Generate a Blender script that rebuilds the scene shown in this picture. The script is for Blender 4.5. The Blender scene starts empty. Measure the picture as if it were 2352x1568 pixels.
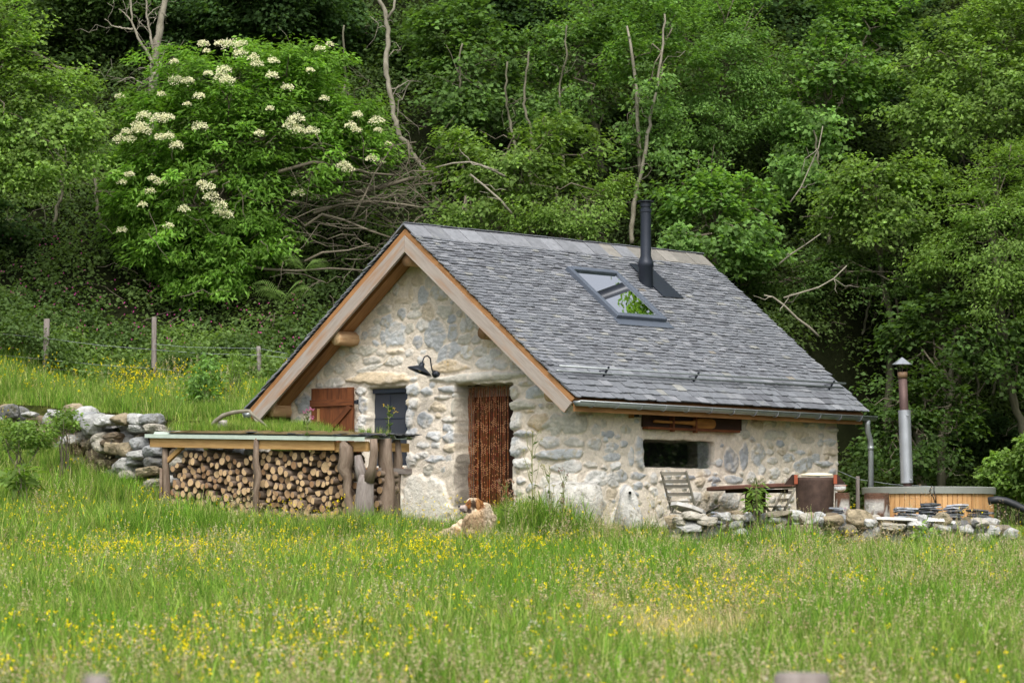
import bpy, bmesh, math, random
import numpy as np
from mathutils import Vector, Matrix

# ------------------------------------------------------------------ camera, sky, sun
SC = bpy.context.scene
COL = SC.collection
RND = random.Random(7)
NR = np.random.default_rng(11)
R = math.radians

F_PX, CX, CY = 7840.0, 1176.0, 784.0        # focal length and centre of the 2352 px wide measuring grid
PITCH = 0.05997
EYE = np.array([0.0, 0.0, 1.6])
cam_d = bpy.data.cameras.new('camera')
cam_d.sensor_width = 36.0
cam_d.lens = 120.0
cam_d.clip_start = 0.5
cam_d.clip_end = 2000.0
cam_d.dof.use_dof = True
cam_d.dof.focus_distance = 48.5
cam_d.dof.aperture_fstop = 4.0
cam = bpy.data.objects.new('camera', cam_d)
cam.location = EYE
cam.rotation_euler = (math.pi / 2 + PITCH, 0, 0)
COL.objects.link(cam)
SC.camera = cam

SUN_EL, SUN_AZ = R(54), R(178)               # azimuth clockwise from +Y: behind the camera, to the left
w = bpy.data.worlds.new("World")
SC.world = w
w.use_nodes = True
nt = w.node_tree
bg = nt.nodes['Background']
sky = nt.nodes.new('ShaderNodeTexSky')
sky.sky_type = 'NISHITA'
sky.sun_disc = False
sky.sun_elevation = SUN_EL
sky.sun_rotation = SUN_AZ
sky.air_density = 1.0
sky.dust_density = 4.0
sky.ozone_density = 1.0
hs = nt.nodes.new('ShaderNodeHueSaturation')
hs.inputs['Saturation'].default_value = 0.35
nt.links.new(sky.outputs[0], hs.inputs['Color'])
nt.links.new(hs.outputs[0], bg.inputs['Color'])
bg.inputs['Strength'].default_value = 0.15
sun_d = bpy.data.lights.new('sun', 'SUN')
sun_d.energy = 1.3
sun_d.angle = R(20)
sun_d.color = (1.0, 0.96, 0.9)
sun = bpy.data.objects.new('sun', sun_d)
sdir = Vector((math.sin(SUN_AZ) * math.cos(SUN_EL), math.cos(SUN_AZ) * math.cos(SUN_EL), math.sin(SUN_EL)))
sun.rotation_euler = sdir.to_track_quat('Z', 'Y').to_euler()
COL.objects.link(sun)
SC.view_settings.view_transform = 'Standard'
SC.view_settings.look = 'None'
SC.view_settings.gamma = 1.0
SC.view_settings.exposure = 0.72
SC.cycles.max_bounces = 6
SC.cycles.diffuse_bounces = 3
SC.cycles.glossy_bounces = 3
SC.cycles.transmission_bounces = 4
SC.cycles.transparent_max_bounces = 6
SC.cycles.caustics_reflective = False
SC.cycles.caustics_refractive = False
SC.cycles.use_denoising = True

# ------------------------------------------------------------------ frames of reference
YAW = 0.716521
OX, OY = -1.525717, 49.0
G = np.array([math.cos(YAW), -math.sin(YAW), 0.0])     # along the gable, towards its right eave
A = np.array([math.sin(YAW), math.cos(YAW), 0.0])      # along the ridge, away from the gable
ZU = np.array([0.0, 0.0, 1.0])
WR, LR, HR = 3.194, 6.88, 2.5395                       # half width, length and rise of the roof
ZR = 4.588267 + 1.6
ZE = ZR - HR
RH = np.array([G, A, ZU]).T                            # house rotation

def H(s, t, z):
    return np.array([OX, OY, 0.0]) + G * s + A * t + ZU * z

def ray(px, py):
    c, s = math.cos(PITCH), math.sin(PITCH)
    u = -(py - CY) / F_PX
    return np.array([(px - CX) / F_PX, c - s * u, s + c * u])

def at(px, py, y):
    d = ray(px, py)
    return EYE + d * (y / d[1])

def on_plane(px, py, p0, n):
    d = ray(px, py)
    return EYE + d * (np.dot(p0 - EYE, n) / np.dot(d, n))

def to_st(p):
    q = np.asarray(p) - np.array([OX, OY, 0.0])
    return float(q @ G), float(q @ A), float(q[2])

def ont(px, py, t):
    s, _, z = to_st(on_plane(px, py, H(0, t, 0), A))
    return s, z

def ons(px, py, s):
    _, t, z = to_st(on_plane(px, py, H(s, 0, 0), G))
    return t, z

def project(P):
    P = np.asarray(P, float) - EYE
    c, s = math.cos(PITCH), math.sin(PITCH)
    d = P[..., 1] * c + P[..., 2] * s
    u = P[..., 2] * c - P[..., 1] * s
    return CX + F_PX * P[..., 0] / d, CY - F_PX * u / d

def sstep(x, a, b):
    k = np.clip((x - a) / (b - a), 0, 1)
    return k * k * (3 - 2 * k)

def vnoise(x, y, seed=0):
    """smooth value noise on a unit lattice, vectorised, in -1..1"""
    x = np.asarray(x, float); y = np.asarray(y, float)
    xi = np.floor(x).astype(np.int64); yi = np.floor(y).astype(np.int64)
    fx = x - xi; fy = y - yi
    fx = fx * fx * (3 - 2 * fx); fy = fy * fy * (3 - 2 * fy)
    def h(i, j):
        n = (i * 374761393 + j * 668265263 + seed * 982451653) & 0x7fffffff
        n = ((n ^ (n >> 13)) * 1274126177) & 0x7fffffff
        return ((n ^ (n >> 16)) & 0xffff) / 32767.5 - 1.0
    return (h(xi, yi) * (1 - fx) * (1 - fy) + h(xi + 1, yi) * fx * (1 - fy)
            + h(xi, yi + 1) * (1 - fx) * fy + h(xi + 1, yi + 1) * fx * fy)

def fbm(x, y, seed=0, o=3):
    v = 0; a = 1.0; t = 0
    for k in range(o):
        v = v + a * vnoise(x * 2 ** k, y * 2 ** k, seed + k * 17); t += a; a *= 0.5
    return v / t

def ground(x, y):
    x = np.asarray(x, float); y = np.asarray(y, float)
    s = (x - OX) * G[0] + (y - OY) * G[1]
    t = (x - OX) * A[0] + (y - OY) * A[1]
    zm = 0.0375 * np.minimum(y, 47.5) - 0.02 - 0.34 * (1 - sstep(y - 0.5 * sstep(x, .2, 1.2), 44.9, 46.2))
    zm = zm + 0.04 * fbm(x * 0.35, y * 0.35, 5)
    ex = 0.31 * np.clip(-s - 2.7, 0, 9) + 0.10 * np.clip(-s - 6, 0, 6)
    zm = zm + ex * sstep(t, -9.5, -0.7)
    zt = 3.5 + 0.135 * (y - 51.6) + 0.05 * fbm(x * 0.8, y * 0.8, 9)
    zt = np.where(y < 51.6, 3.5 + 0.135 * (y - 51.6), zt)
    zt = np.maximum(zt, zm)
    m = sstep(t, -0.62, -0.40) * sstep(-s, 1.6, 1.85)
    z = zm * (1 - m) + zt * m
    k = np.clip(y - 57.3, 0, 70)
    hill = 0.74 * (k - 1.2 * (1 - np.exp(-k / 1.2)))
    z = z + hill * (1 + 0.05 * fbm(x * 0.25, y * 0.25, 3))
    return z

def gz(x, y):
    return float(ground(np.array([x]), np.array([y]))[0])

# ------------------------------------------------------------------ materials
def lin(r, g, b):
    f = lambda c: (c / 255.0 / 12.92) if c / 255.0 <= 0.04045 else ((c / 255.0 + 0.055) / 1.055) ** 2.4
    return (f(r), f(g), f(b))

def new_mat(name):
    m = bpy.data.materials.new(name)
    m.use_nodes = True
    n = m.node_tree
    b = n.nodes['Principled BSDF']
    return m, n, b

def add(n, kind, **kw):
    x = n.nodes.new(kind)
    for k, v in kw.items():
        setattr(x, k, v)
    return x

def mixrgb(n, a, b, fac, mode='MIX'):
    x = n.nodes.new('ShaderNodeMix'); x.data_type = 'RGBA'; x.blend_type = mode
    for sock, v in ((x.inputs[0], fac), (x.inputs[6], a), (x.inputs[7], b)):
        if isinstance(v, (int, float)): sock.default_value = v
        elif isinstance(v, tuple): sock.default_value = (*v, 1.0)[:4]
        else: n.links.new(v, sock)
    return x.outputs[2]

def ramp(n, src, stops):
    r = n.nodes.new('ShaderNodeValToRGB')
    e = r.color_ramp.elements
    while len(e) < len(stops): e.new(0.5)
    for el, (p, c) in zip(e, stops):
        el.position = p
        el.color = (c, c, c, 1) if isinstance(c, (int, float)) else (*c, 1)
    n.links.new(src, r.inputs[0])
    return r.outputs[0]

def noise(n, vec, scale, detail=4, rough=0.6, dist=0.0):
    x = n.nodes.new('ShaderNodeTexNoise')
    x.inputs['Scale'].default_value = scale
    x.inputs['Detail'].default_value = detail
    x.inputs['Roughness'].default_value = rough
    x.inputs['Distortion'].default_value = dist
    if vec is not None: n.links.new(vec, x.inputs['Vector'])
    return x.outputs[0]

def bump(n, b, h, strength=0.4, dist=0.01):
    x = n.nodes.new('ShaderNodeBump')
    x.inputs['Strength'].default_value = strength
    x.inputs['Distance'].default_value = dist
    n.links.new(h, x.inputs['Height'])
    n.links.new(x.outputs[0], b.inputs['Normal'])

def objco(n):
    return n.nodes.new('ShaderNodeTexCoord').outputs['Object']

def attr(n, name):
    x = n.nodes.new('ShaderNodeAttribute'); x.attribute_name = name
    return x

def scaled(n, vec, sc):
    x = n.nodes.new('ShaderNodeMapping')
    x.inputs['Scale'].default_value = sc
    n.links.new(vec, x.inputs['Vector'])
    return x.outputs[0]

def col_mat(name, rough=0.85, nscale=18, amp=(0.75, 1.2), bumps=0.3, bdist=0.006, spec=0.3, metal=0.0):
    """base colour from the mesh's own 'Col' attribute, broken up with noise"""
    m, n, b = new_mat(name)
    co = objco(n)
    a = attr(n, 'Col')
    f = ramp(n, noise(n, co, nscale, 6, 0.65), [(0.25, amp[0]), (0.75, amp[1])])
    c = mixrgb(n, a.outputs['Color'], f, 1.0, 'MULTIPLY')
    n.links.new(c, b.inputs['Base Color'])
    b.inputs['Roughness'].default_value = rough
    b.inputs['Specular IOR Level'].default_value = spec
    b.inputs['Metallic'].default_value = metal
    if bumps: bump(n, b, noise(n, co, nscale * 1.7, 6, 0.7), bumps, bdist)
    return m

def wood_mat(name, c1, c2, grain=(3, 40, 40), rough=0.7, dark=None, bumps=0.25):
    m, n, b = new_mat(name)
    gc = attr(n, 'gc').outputs['Vector']
    v = scaled(n, gc, grain)
    f = noise(n, v, 1.0, 6, 0.65, 0.6)
    c = mixrgb(n, c1, c2, ramp(n, f, [(0.3, 0.0), (0.7, 1.0)]))
    big = noise(n, scaled(n, gc, (1.3, 9, 9)), 1.0, 3, 0.5)
    c = mixrgb(n, c, dark or tuple(x * 0.45 for x in c2), ramp(n, big, [(0.52, 0.0), (0.78, 0.75)]))
    n.links.new(c, b.inputs['Base Color'])
    b.inputs['Roughness'].default_value = rough
    b.inputs['Specular IOR Level'].default_value = 0.25
    bump(n, b, f, bumps, 0.004)
    return m

def plain(name, c, rough=0.5, metal=0.0, spec=0.5, var=0.15, nscale=6, bumps=0.05):
    m, n, b = new_mat(name)
    f = ramp(n, noise(n, objco(n), nscale, 5, 0.6), [(0.3, 1 - var), (0.7, 1 + var)])
    n.links.new(mixrgb(n, c, f, 1.0, 'MULTIPLY'), b.inputs['Base Color'])
    b.inputs['Roughness'].default_value = rough
    b.inputs['Metallic'].default_value = metal
    b.inputs['Specular IOR Level'].default_value = spec
    if bumps: bump(n, b, noise(n, objco(n), nscale * 5, 4, 0.6), bumps, 0.004)
    return m

def leaf_mat(name, trans=0.35, rough=0.5, spec=0.25, tint=(1.15, 1.25, 0.45)):
    m, n, b = new_mat(name)
    a = attr(n, 'Col')
    n.links.new(a.outputs['Color'], b.inputs['Base Color'])
    b.inputs['Roughness'].default_value = rough
    b.inputs['Specular IOR Level'].default_value = spec
    tr = n.nodes.new('ShaderNodeBsdfTranslucent')
    n.links.new(mixrgb(n, a.outputs['Color'], tint, 1.0, 'MULTIPLY'), tr.inputs['Color'])
    mx = n.nodes.new('ShaderNodeMixShader'); mx.inputs[0].default_value = trans
    n.links.new(b.outputs[0], mx.inputs[1]); n.links.new(tr.outputs[0], mx.inputs[2])
    n.links.new(mx.outputs[0], n.nodes['Material Output'].inputs['Surface'])
    return m

M = {}
M['wall'] = col_mat('rubble_and_lime', 0.94, 16, (0.74, 1.14), 0.9, 0.022, 0.1)
M['rock'] = col_mat('field_stone', 0.92, 9, (0.55, 1.22), 1.0, 0.04, 0.15)
def add_lichen(m, c1, c2, scale, lo, hi):
    n = m.node_tree; b = n.nodes['Principled BSDF']; src = b.inputs['Base Color'].links[0].from_socket
    co = objco(n)
    c = mixrgb(n, src, c1, ramp(n, noise(n, co, scale, 5, 0.7), [(lo, 0.0), (hi, 0.75)]))
    c = mixrgb(n, c, c2, ramp(n, noise(n, co, scale * 2.7, 4, 0.7), [(lo + .03, 0.0), (hi + .06, 0.7)]))
    n.links.new(c, b.inputs['Base Color'])
add_lichen(M['rock'], lin(98, 96, 74), lin(92, 92, 90), 5.0, .54, .66)
M['slate'] = col_mat('slate', 0.58, 11, (0.72, 1.25), 0.35, 0.006, 0.5)
add_lichen(M['slate'], lin(150, 152, 142), lin(92, 92, 80), 3.0, .60, .74)
M['thing'] = col_mat('painted', 0.6, 14, (0.85, 1.12), 0.1, 0.003, 0.4)
M['barge'] = wood_mat('weathered_larch', lin(178, 168, 158), lin(150, 138, 128), dark=lin(165, 120, 80))
M['larch'] = wood_mat('orange_larch', lin(184, 138, 92), lin(150, 104, 64))
M['soffit'] = wood_mat('soffit_pine', lin(172, 128, 84), lin(134, 92, 56))
M['shutter'] = wood_mat('stained_shutter', lin(128, 76, 44), lin(84, 48, 28), grain=(3, 25, 25), dark=lin(50, 28, 18))
M['darkwood'] = wood_mat('dark_stained_wood', lin(66, 46, 36), lin(46, 32, 26))
M['paddle'] = wood_mat('paddle_wood', lin(180, 130, 70), lin(140, 95, 48))
M['log'] = wood_mat('peeled_log', lin(205, 172, 132), lin(160, 120, 82), grain=(4, 22, 22))
M['pale'] = wood_mat('pale_pine', lin(196, 160, 106), lin(162, 124, 76))
M['bark'] = wood_mat('bark', lin(142, 126, 110), lin(100, 84, 70), grain=(5, 26, 26), dark=lin(60, 48, 40), bumps=0.8)
M['grey'] = wood_mat('grey_wood', lin(150, 142, 136), lin(112, 102, 96), grain=(4, 26, 26), dark=lin(90, 78, 70))
M['teak'] = wood_mat('grey_teak', lin(150, 145, 132), lin(116, 110, 100), dark=lin(92, 90, 78))
M['redwood'] = wood_mat('red_tabletop', lin(112, 78, 66), lin(88, 60, 50))
M['stave'] = wood_mat('tub_cedar', lin(216, 172, 120), lin(188, 138, 88), grain=(2, 26, 26))
M['zinc'] = plain('zinc', lin(156, 162, 163), 0.42, 0.55, 0.5, 0.16, 4)
M['steel'] = plain('galvanised_sheet', lin(176, 180, 186), 0.38, 0.6, 0.5, 0.12, 5)
M['black'] = plain('black_metal', lin(38, 44, 54), 0.42, 0.3, 0.5, 0.12, 4)
M['anthra'] = plain('anthracite_frame', lin(98, 106, 118), 0.4, 0.3, 0.5, 0.08, 4)
M['navy'] = plain('window_frame_paint', lin(40, 50, 66), 0.45, 0.1, 0.5, 0.08, 4)
M['rust'] = plain('rusty_steel', lin(78, 62, 54), 0.7, 0.3, 0.3, 0.4, 7, 0.3)
M['rustp'] = plain('rusty_pipe', lin(94, 76, 72), 0.6, 0.35, 0.3, 0.2, 6)
M['cream'] = plain('cream_enamel', lin(236, 226, 196), 0.35, 0.0, 0.5, 0.05, 5)
M['sheet'] = plain('painted_roof_sheet', lin(186, 200, 186), 0.45, 0.1, 0.4, 0.08, 6)
M['grim'] = plain('grey_tub_rim', lin(140, 143, 136), 0.5, 0.1, 0.4, 0.08, 6)
M['dark'] = plain('hole_shade_and_water', lin(22, 20, 20), 0.9, 0, 0.1, 0.1, 3)
M['rubber'] = plain('black_rubber', lin(30, 32, 36), 0.5, 0, 0.5, 0.1, 3)
M['linen'] = plain('white_curtain', lin(205, 212, 208), 0.9, 0, 0.1, 0.05, 8)
M['net'] = plain('insect_screen', lin(58, 62, 70), 0.6, 0, 0.3, 0.06, 3)
M['leaf'] = leaf_mat('leaf', 0.48, 0.6, 0.12)
M['grass'] = leaf_mat('grass_blade', 0.3, 0.55, 0.2, (1.1, 1.15, 0.6))
M['petal'] = leaf_mat('petal', 0.25, 0.6, 0.1, (1.0, 1.0, 0.9))
M['bead'] = col_mat('bamboo_bead', 0.45, 30, (0.85, 1.1), 0, 0.002, 0.4)
M['twig'] = wood_mat('twig_bark', lin(128, 120, 104), lin(88, 80, 66), grain=(3, 18, 18), dark=lin(80, 72, 58), bumps=0.4)
M['trunk'] = wood_mat('grey_green_bark', lin(120, 116, 98), lin(84, 82, 64), grain=(3, 14, 14), dark=lin(60, 66, 44), bumps=0.5)
M['birch'] = wood_mat('pale_bark', lin(158, 152, 136), lin(118, 112, 96), grain=(6, 9, 9), dark=lin(76, 76, 58), bumps=0.4)
M['fur'] = col_mat('fur', 0.9, 40, (0.8, 1.15), 0.7, 0.01, 0.1)

# end of cut logs: rings, a dark heart and checks, tone varied per log
def cut_mat():
    m, n, b = new_mat('cut_end')
    gc = attr(n, 'gc').outputs['Vector']
    oi = n.nodes.new('ShaderNodeObjectInfo').outputs['Random']
    wv = n.nodes.new('ShaderNodeTexNoise'); wv.inputs['Scale'].default_value = 22; n.links.new(gc, wv.inputs['Vector'])
    base = mixrgb(n, lin(214, 184, 142), lin(150, 118, 88), ramp(n, oi, [(0.3, 0.0), (1.0, 1.0)]))
    c = mixrgb(n, base, lin(150, 104, 66), ramp(n, wv.outputs[0], [(0.45, 0.0), (0.8, 0.7)]))
    n.links.new(c, b.inputs['Base Color']); b.inputs['Roughness'].default_value = 0.85
    b.inputs['Specular IOR Level'].default_value = 0.1
    return m
M['cut'] = cut_mat()

def glass_mat(name, tint, rough=0.0, transmit=0.35):
    """window pane: a clear coat over a partly see-through sheet"""
    m, n, b = new_mat(name)
    b.inputs['Base Color'].default_value = (*tint, 1)
    b.inputs['Roughness'].default_value = rough
    b.inputs['Specular IOR Level'].default_value = 1.0
    b.inputs['IOR'].default_value = 4.0
    tp = n.nodes.new('ShaderNodeBsdfTransparent')
    mx = n.nodes.new('ShaderNodeMixShader'); mx.inputs[0].default_value = transmit
    n.links.new(b.outputs[0], mx.inputs[1]); n.links.new(tp.outputs[0], mx.inputs[2])
    n.links.new(mx.outputs[0], n.nodes['Material Output'].inputs['Surface'])
    return m
M['pane'] = glass_mat('window_glass', (0.012, 0.016, 0.014), 0.0, 0.6)
M['skyglass'] = glass_mat('skylight_glass', (0.03, 0.07, 0.055), 0.0, 0.1)
M['skyglass'].node_tree.nodes['Principled BSDF'].inputs['IOR'].default_value = 7.0

# ------------------------------------------------------------------ mesh builder
def rot_to(d):
    """matrix whose first column is direction d"""
    d = np.asarray(d, float); d = d / np.linalg.norm(d)
    up = ZU if abs(d[2]) < 0.95 else np.array([1.0, 0, 0])
    y = np.cross(up, d); y /= np.linalg.norm(y)
    z = np.cross(d, y)
    return np.array([d, y, z]).T

class MB:
    def __init__(self):
        self.v = []; self.f = []; self.c = []; self.g = []; self.m = []; self.n = 0
    def raw(self, v, f, col=(0.5, 0.5, 0.5), g=None, mi=0):
        v = np.asarray(v, float).reshape(-1, 3)
        self.v.append(v)
        self.f += [tuple(int(i) + self.n for i in q) for q in f]
        self.m += [mi] * len(f) if np.isscalar(mi) else list(mi)
        c = np.asarray(col, float)
        self.c.append(np.tile(c, (len(v), 1)) if c.ndim == 1 else c)
        self.g.append(v if g is None else np.asarray(g, float))
        self.n += len(v)
    def box(self, c, d, rot=None, col=(0.5, 0.5, 0.5), mi=0, jit=0.0):
        s = np.array([[x, y, z] for x in (-.5, .5) for y in (-.5, .5) for z in (-.5, .5)]) * np.asarray(d, float)
        if jit: s = s + NR.normal(0, jit, s.shape)
        g = s[:, np.argsort([-d[0], -d[1], -d[2]], kind='stable')] + NR.uniform(-9, 9, 3)
        v = (s if rot is None else s @ np.asarray(rot).T) + np.asarray(c)
        self.raw(v, [(0, 1, 3, 2), (4, 6, 7, 5), (0, 4, 5, 1), (2, 3, 7, 6), (0, 2, 6, 4), (1, 5, 7, 3)], col, g, mi)
    def beam(self, p, q, w_, h_, up=None, col=(0.5, 0.5, 0.5), mi=0):
        p = np.asarray(p, float); q = np.asarray(q, float)
        d = q - p; L = np.linalg.norm(d)
        r = rot_to(d)
        if up is not None:
            x = d / L; y = np.cross(up, x); y /= np.linalg.norm(y); r = np.array([x, y, np.cross(x, y)]).T
        self.box((p + q) / 2, (L, w_, h_), r, col, mi)
    def tube(self, pts, rad, n=8, col=(0.5, 0.5, 0.5), caps=True, mi=0, cmi=None, wob=0.0):
        pts = np.asarray(pts, float); k = len(pts)
        rad = np.full(k, rad) if np.isscalar(rad) else np.asarray(rad, float)
        T = np.gradient(pts, axis=0); T /= np.linalg.norm(T, axis=1)[:, None] + 1e-12
        x = np.cross(T[0], ZU if abs(T[0][2]) < 0.9 else np.array([1.0, 0, 0])); x /= np.linalg.norm(x)
        V = []; Gc = []; L = 0; off = NR.uniform(-9, 9, 3)
        an = np.arange(n) * 2 * math.pi / n
        wv = 1 + NR.normal(0, wob, n) if wob else np.ones(n)
        for i in range(k):
            x = x - T[i] * (x @ T[i]); x /= np.linalg.norm(x); y = np.cross(T[i], x)
            if i: L += np.linalg.norm(pts[i] - pts[i - 1])
            V.append(pts[i] + rad[i] * ((np.cos(an) * wv)[:, None] * x + (np.sin(an) * wv)[:, None] * y))
            Gc.append(np.stack([np.full(n, L), rad[i] * np.cos(an), rad[i] * np.sin(an)], 1) + off)
        V = np.concatenate(V); Gc = np.concatenate(Gc)
        f = [(i * n + j, i * n + (j + 1) % n, (i + 1) * n + (j + 1) % n, (i + 1) * n + j) for i in range(k - 1) for j in range(n)]
        m_ = [mi] * len(f)
        if caps:
            f += [tuple(range(n))[::-1], tuple(range((k - 1) * n, k * n))]
            m_ += [mi if cmi is None else cmi] * 2
        self.raw(V, f, col, Gc, m_)
    def lathe(self, c, prof, n=24, col=(0.5, 0.5, 0.5), axis=None, mi=0):
        V = []; Gc = []
        an = np.arange(n) * 2 * math.pi / n
        for r_, z_ in prof:
            V.append(np.stack([r_ * np.cos(an), r_ * np.sin(an), np.full(n, z_)], 1))
        V = np.concatenate(V); g = V[:, [2, 0, 1]]
        if axis is not None: V = V @ rot_to(axis)[:, [1, 2, 0]].T
        k = len(prof)
        f = [(i * n + j, i * n + (j + 1) % n, (i + 1) * n + (j + 1) % n, (i + 1) * n + j) for i in range(k - 1) for j in range(n)]
        self.raw(V + np.asarray(c), f, col, g, mi)
    def poly(self, pts, thick, nrm, col=(0.5, 0.5, 0.5), mi=0):
        """a flat outline given a thickness along nrm"""
        pts = np.asarray(pts, float); n = len(pts)
        v = np.concatenate([pts, pts + np.asarray(nrm) * thick])
        f = [tuple(range(n))[::-1], tuple(range(n, 2 * n))] + [(i, (i + 1) % n, n + (i + 1) % n, n + i) for i in range(n)]
        self.raw(v, f, col, None, mi)
    def build(self, name, mats, parent=None, smooth=False, bevel=0):
        v = np.concatenate(self.v) if self.v else np.zeros((0, 3))
        p0 = np.zeros(3)
        q = parent
        while q is not None:
            p0 = p0 + np.array(q.location); q = q.parent
        me = bpy.data.meshes.new(name)
        me.from_pydata((v - p0).tolist(), [], self.f)
        put_attr(me, np.concatenate(self.c), np.concatenate(self.g))
        me.polygons.foreach_set('material_index', np.array(self.m, dtype=np.int32))
        if smooth: me.polygons.foreach_set('use_smooth', np.ones(len(self.f), dtype=bool))
        for x in (mats if isinstance(mats, (list, tuple)) else [mats]): me.materials.append(x)
        me.update()
        o = bpy.data.objects.new(name, me)
        COL.objects.link(o)
        o.parent = parent
        if bevel:
            b = o.modifiers.new('bevel', 'BEVEL'); b.width = bevel; b.segments = 2; b.limit_method = 'ANGLE'
        return o

def put_attr(me, col, g=None):
    a = me.attributes.new('Col', 'FLOAT_COLOR', 'POINT')
    c = np.ones((len(col), 4), np.float32); c[:, :3] = col
    a.data.foreach_set('color', c.ravel())
    if g is not None:
        a = me.attributes.new('gc', 'FLOAT_VECTOR', 'POINT')
        a.data.foreach_set('vector', np.asarray(g, np.float32).ravel())

def np_mesh(name, V, Q, col, g=None):
    """quad mesh from arrays"""
    me = bpy.data.meshes.new(name)
    me.vertices.add(len(V)); me.vertices.foreach_set('co', np.asarray(V, np.float32).ravel())
    nq, k = Q.shape
    me.loops.add(nq * k); me.loops.foreach_set('vertex_index', Q.astype(np.int32).ravel())
    me.polygons.add(nq); me.polygons.foreach_set('loop_start', np.arange(nq, dtype=np.int32) * k)
    put_attr(me, col, g)
    me.update(calc_edges=True)
    return me

def tag(o, label=None, cat=None, group=None, kind=None):
    if label: o['label'] = label
    if cat: o['category'] = cat
    if group: o['group'] = group
    if kind: o['kind'] = kind
    return o

def thing(name, loc, label, cat, group=None):
    o = bpy.data.objects.new(name, None)
    o.empty_display_size = 0.3
    o.location = [float(q) for q in loc]
    COL.objects.link(o)
    return tag(o, label, cat, group)

def link_mesh(name, me, mat, parent=None, smooth=False):
    me.materials.append(mat)
    if smooth: me.polygons.foreach_set('use_smooth', np.ones(len(me.polygons), dtype=bool))
    o = bpy.data.objects.new(name, me); COL.objects.link(o); o.parent = parent
    return o

def ppos(parent):
    p0 = np.zeros(3); q = parent
    while q is not None:
        p0 = p0 + np.array(q.location); q = q.parent
    return p0

# ------------------------------------------------------------------ terrain
def axis_steps(segs):
    out = []
    for a_, b_, d_ in segs:
        out.append(np.arange(a_, b_, d_))
    return np.unique(np.concatenate(out + [np.array([segs[-1][1]])]))

gx = axis_steps([(-400, -60, 20), (-60, -16, 2), (-16, 16, 0.16), (16, 60, 2), (60, 400, 20)])
gy = axis_steps([(-300, -20, 20), (-20, 16, 2), (16, 44, 0.4), (44, 62, 0.14), (62, 82, 0.5), (82, 140, 3), (140, 600, 20)])
XX, YY = np.meshgrid(gx, gy)
ZZ = ground(XX, YY)
V = np.stack([XX.ravel(), YY.ravel(), ZZ.ravel()], 1)
ny, nx = XX.shape
ii = np.arange(nx * ny).reshape(ny, nx)
Q = np.stack([ii[:-1, :-1].ravel(), ii[:-1, 1:].ravel(), ii[1:, 1:].ravel(), ii[1:, :-1].ravel()], 1)
gme = np_mesh('ground', V, Q, np.full((len(V), 3), 0.1))
m, n, b = new_mat('soil_and_thatch')
co = objco(n)
c = mixrgb(n, lin(62, 72, 28), lin(92, 84, 48), ramp(n, noise(n, co, 0.9, 6, 0.7), [(0.4, 0.0), (0.65, 1.0)]))
c = mixrgb(n, c, lin(34, 34, 20), ramp(n, noise(n, co, 6, 5, 0.7), [(0.4, 0.0), (0.7, 0.8)]))
sx = n.nodes.new('ShaderNodeSeparateXYZ'); n.links.new(co, sx.inputs[0])
mr = n.nodes.new('ShaderNodeMapRange'); mr.inputs['From Min'].default_value = 57.2; mr.inputs['From Max'].default_value = 58.2; n.links.new(sx.outputs['Y'], mr.inputs['Value'])
c = mixrgb(n, c, lin(30, 34, 18), mr.outputs[0])            # leaf litter under the wood
n.links.new(c, b.inputs['Base Color']); b.inputs['Roughness'].default_value = 1.0
b.inputs['Specular IOR Level'].default_value = 0.05
bump(n, b, noise(n, co, 12, 6, 0.7), 0.8, 0.04)
go = link_mesh('ground', gme, m, None, True)
tag(go, 'grassy ground rising from the meadow to the steep wooded hillside', kind='structure')

# ------------------------------------------------------------------ the stone cabin
house = thing('stone_cabin', H(0, 3.4, 1.8), 'small rubble stone cabin with a steep grey slate roof and orange wood trim', 'cabin')
SW, T0, T1 = 2.85, 0.45, 6.68

def crop1(x, y): return 516.8 + x * .3906, 459.4 + y * .3906
def crop2(x, y): return 1263.3 + x * .4629, 746.5 + y * .4629
def crop3(x, y): return 689.1 + x * .2563, 832.6 + y * .2563
def crop4(x, y): return 1435.5 + x * .2014, 918.8 + y * .2014
def crop6(x, y): return 1263.3 + x * .2563, 402 + y * .2563

def uv_gable(px, py): return ont(px, py, T0 - 0.03)
def uv_long(px, py):
    t, z = ons(px, py, SW + 0.03)
    return SW + (t - T0), z

u = np.concatenate([np.arange(-9.08, -3.0, 0.12), np.arange(-3.0, 9.35, 0.015), np.arange(9.35, 14.78, 0.1), [14.78]])
zc = np.arange(1.45, ZR, 0.015)
cu = [-9.08, -SW, SW, SW + T1 - T0, 14.78]
cp = np.array([[-SW, T1], [-SW, T0], [SW, T0], [SW, T1], [-SW, T1]])
P = np.stack([np.interp(u, cu, cp[:, 0]), np.interp(u, cu, cp[:, 1])], 1)
segn = np.array([[-1, 0], [0, -1], [1, 0], [0, 1]], float)
seg = np.clip(np.searchsorted(cu, u, side='right') - 1, 0, 3)
N2 = segn[seg]
rc = 0.13
for k in (1, 2, 3):
    kk = (u - (cu[k] - rc)) / (2 * rc)
    mk = (kk >= 0) & (kk <= 1)
    q = kk[mk][:, None]
    a0 = cp[k] + (cp[k - 1] - cp[k]) / np.linalg.norm(cp[k - 1] - cp[k]) * rc
    b0 = cp[k] + (cp[k + 1] - cp[k]) / np.linalg.norm(cp[k + 1] - cp[k]) * rc
    P[mk] = (1 - q) ** 2 * a0 + 2 * q * (1 - q) * cp[k] + q ** 2 * b0
    nn = segn[k - 1] * (1 - q) + segn[k] * q
    N2[mk] = nn / np.linalg.norm(nn, axis=1)[:, None]
UU, VV = np.meshgrid(u, zc)
MORT = np.array(lin(233, 221, 203))
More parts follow.
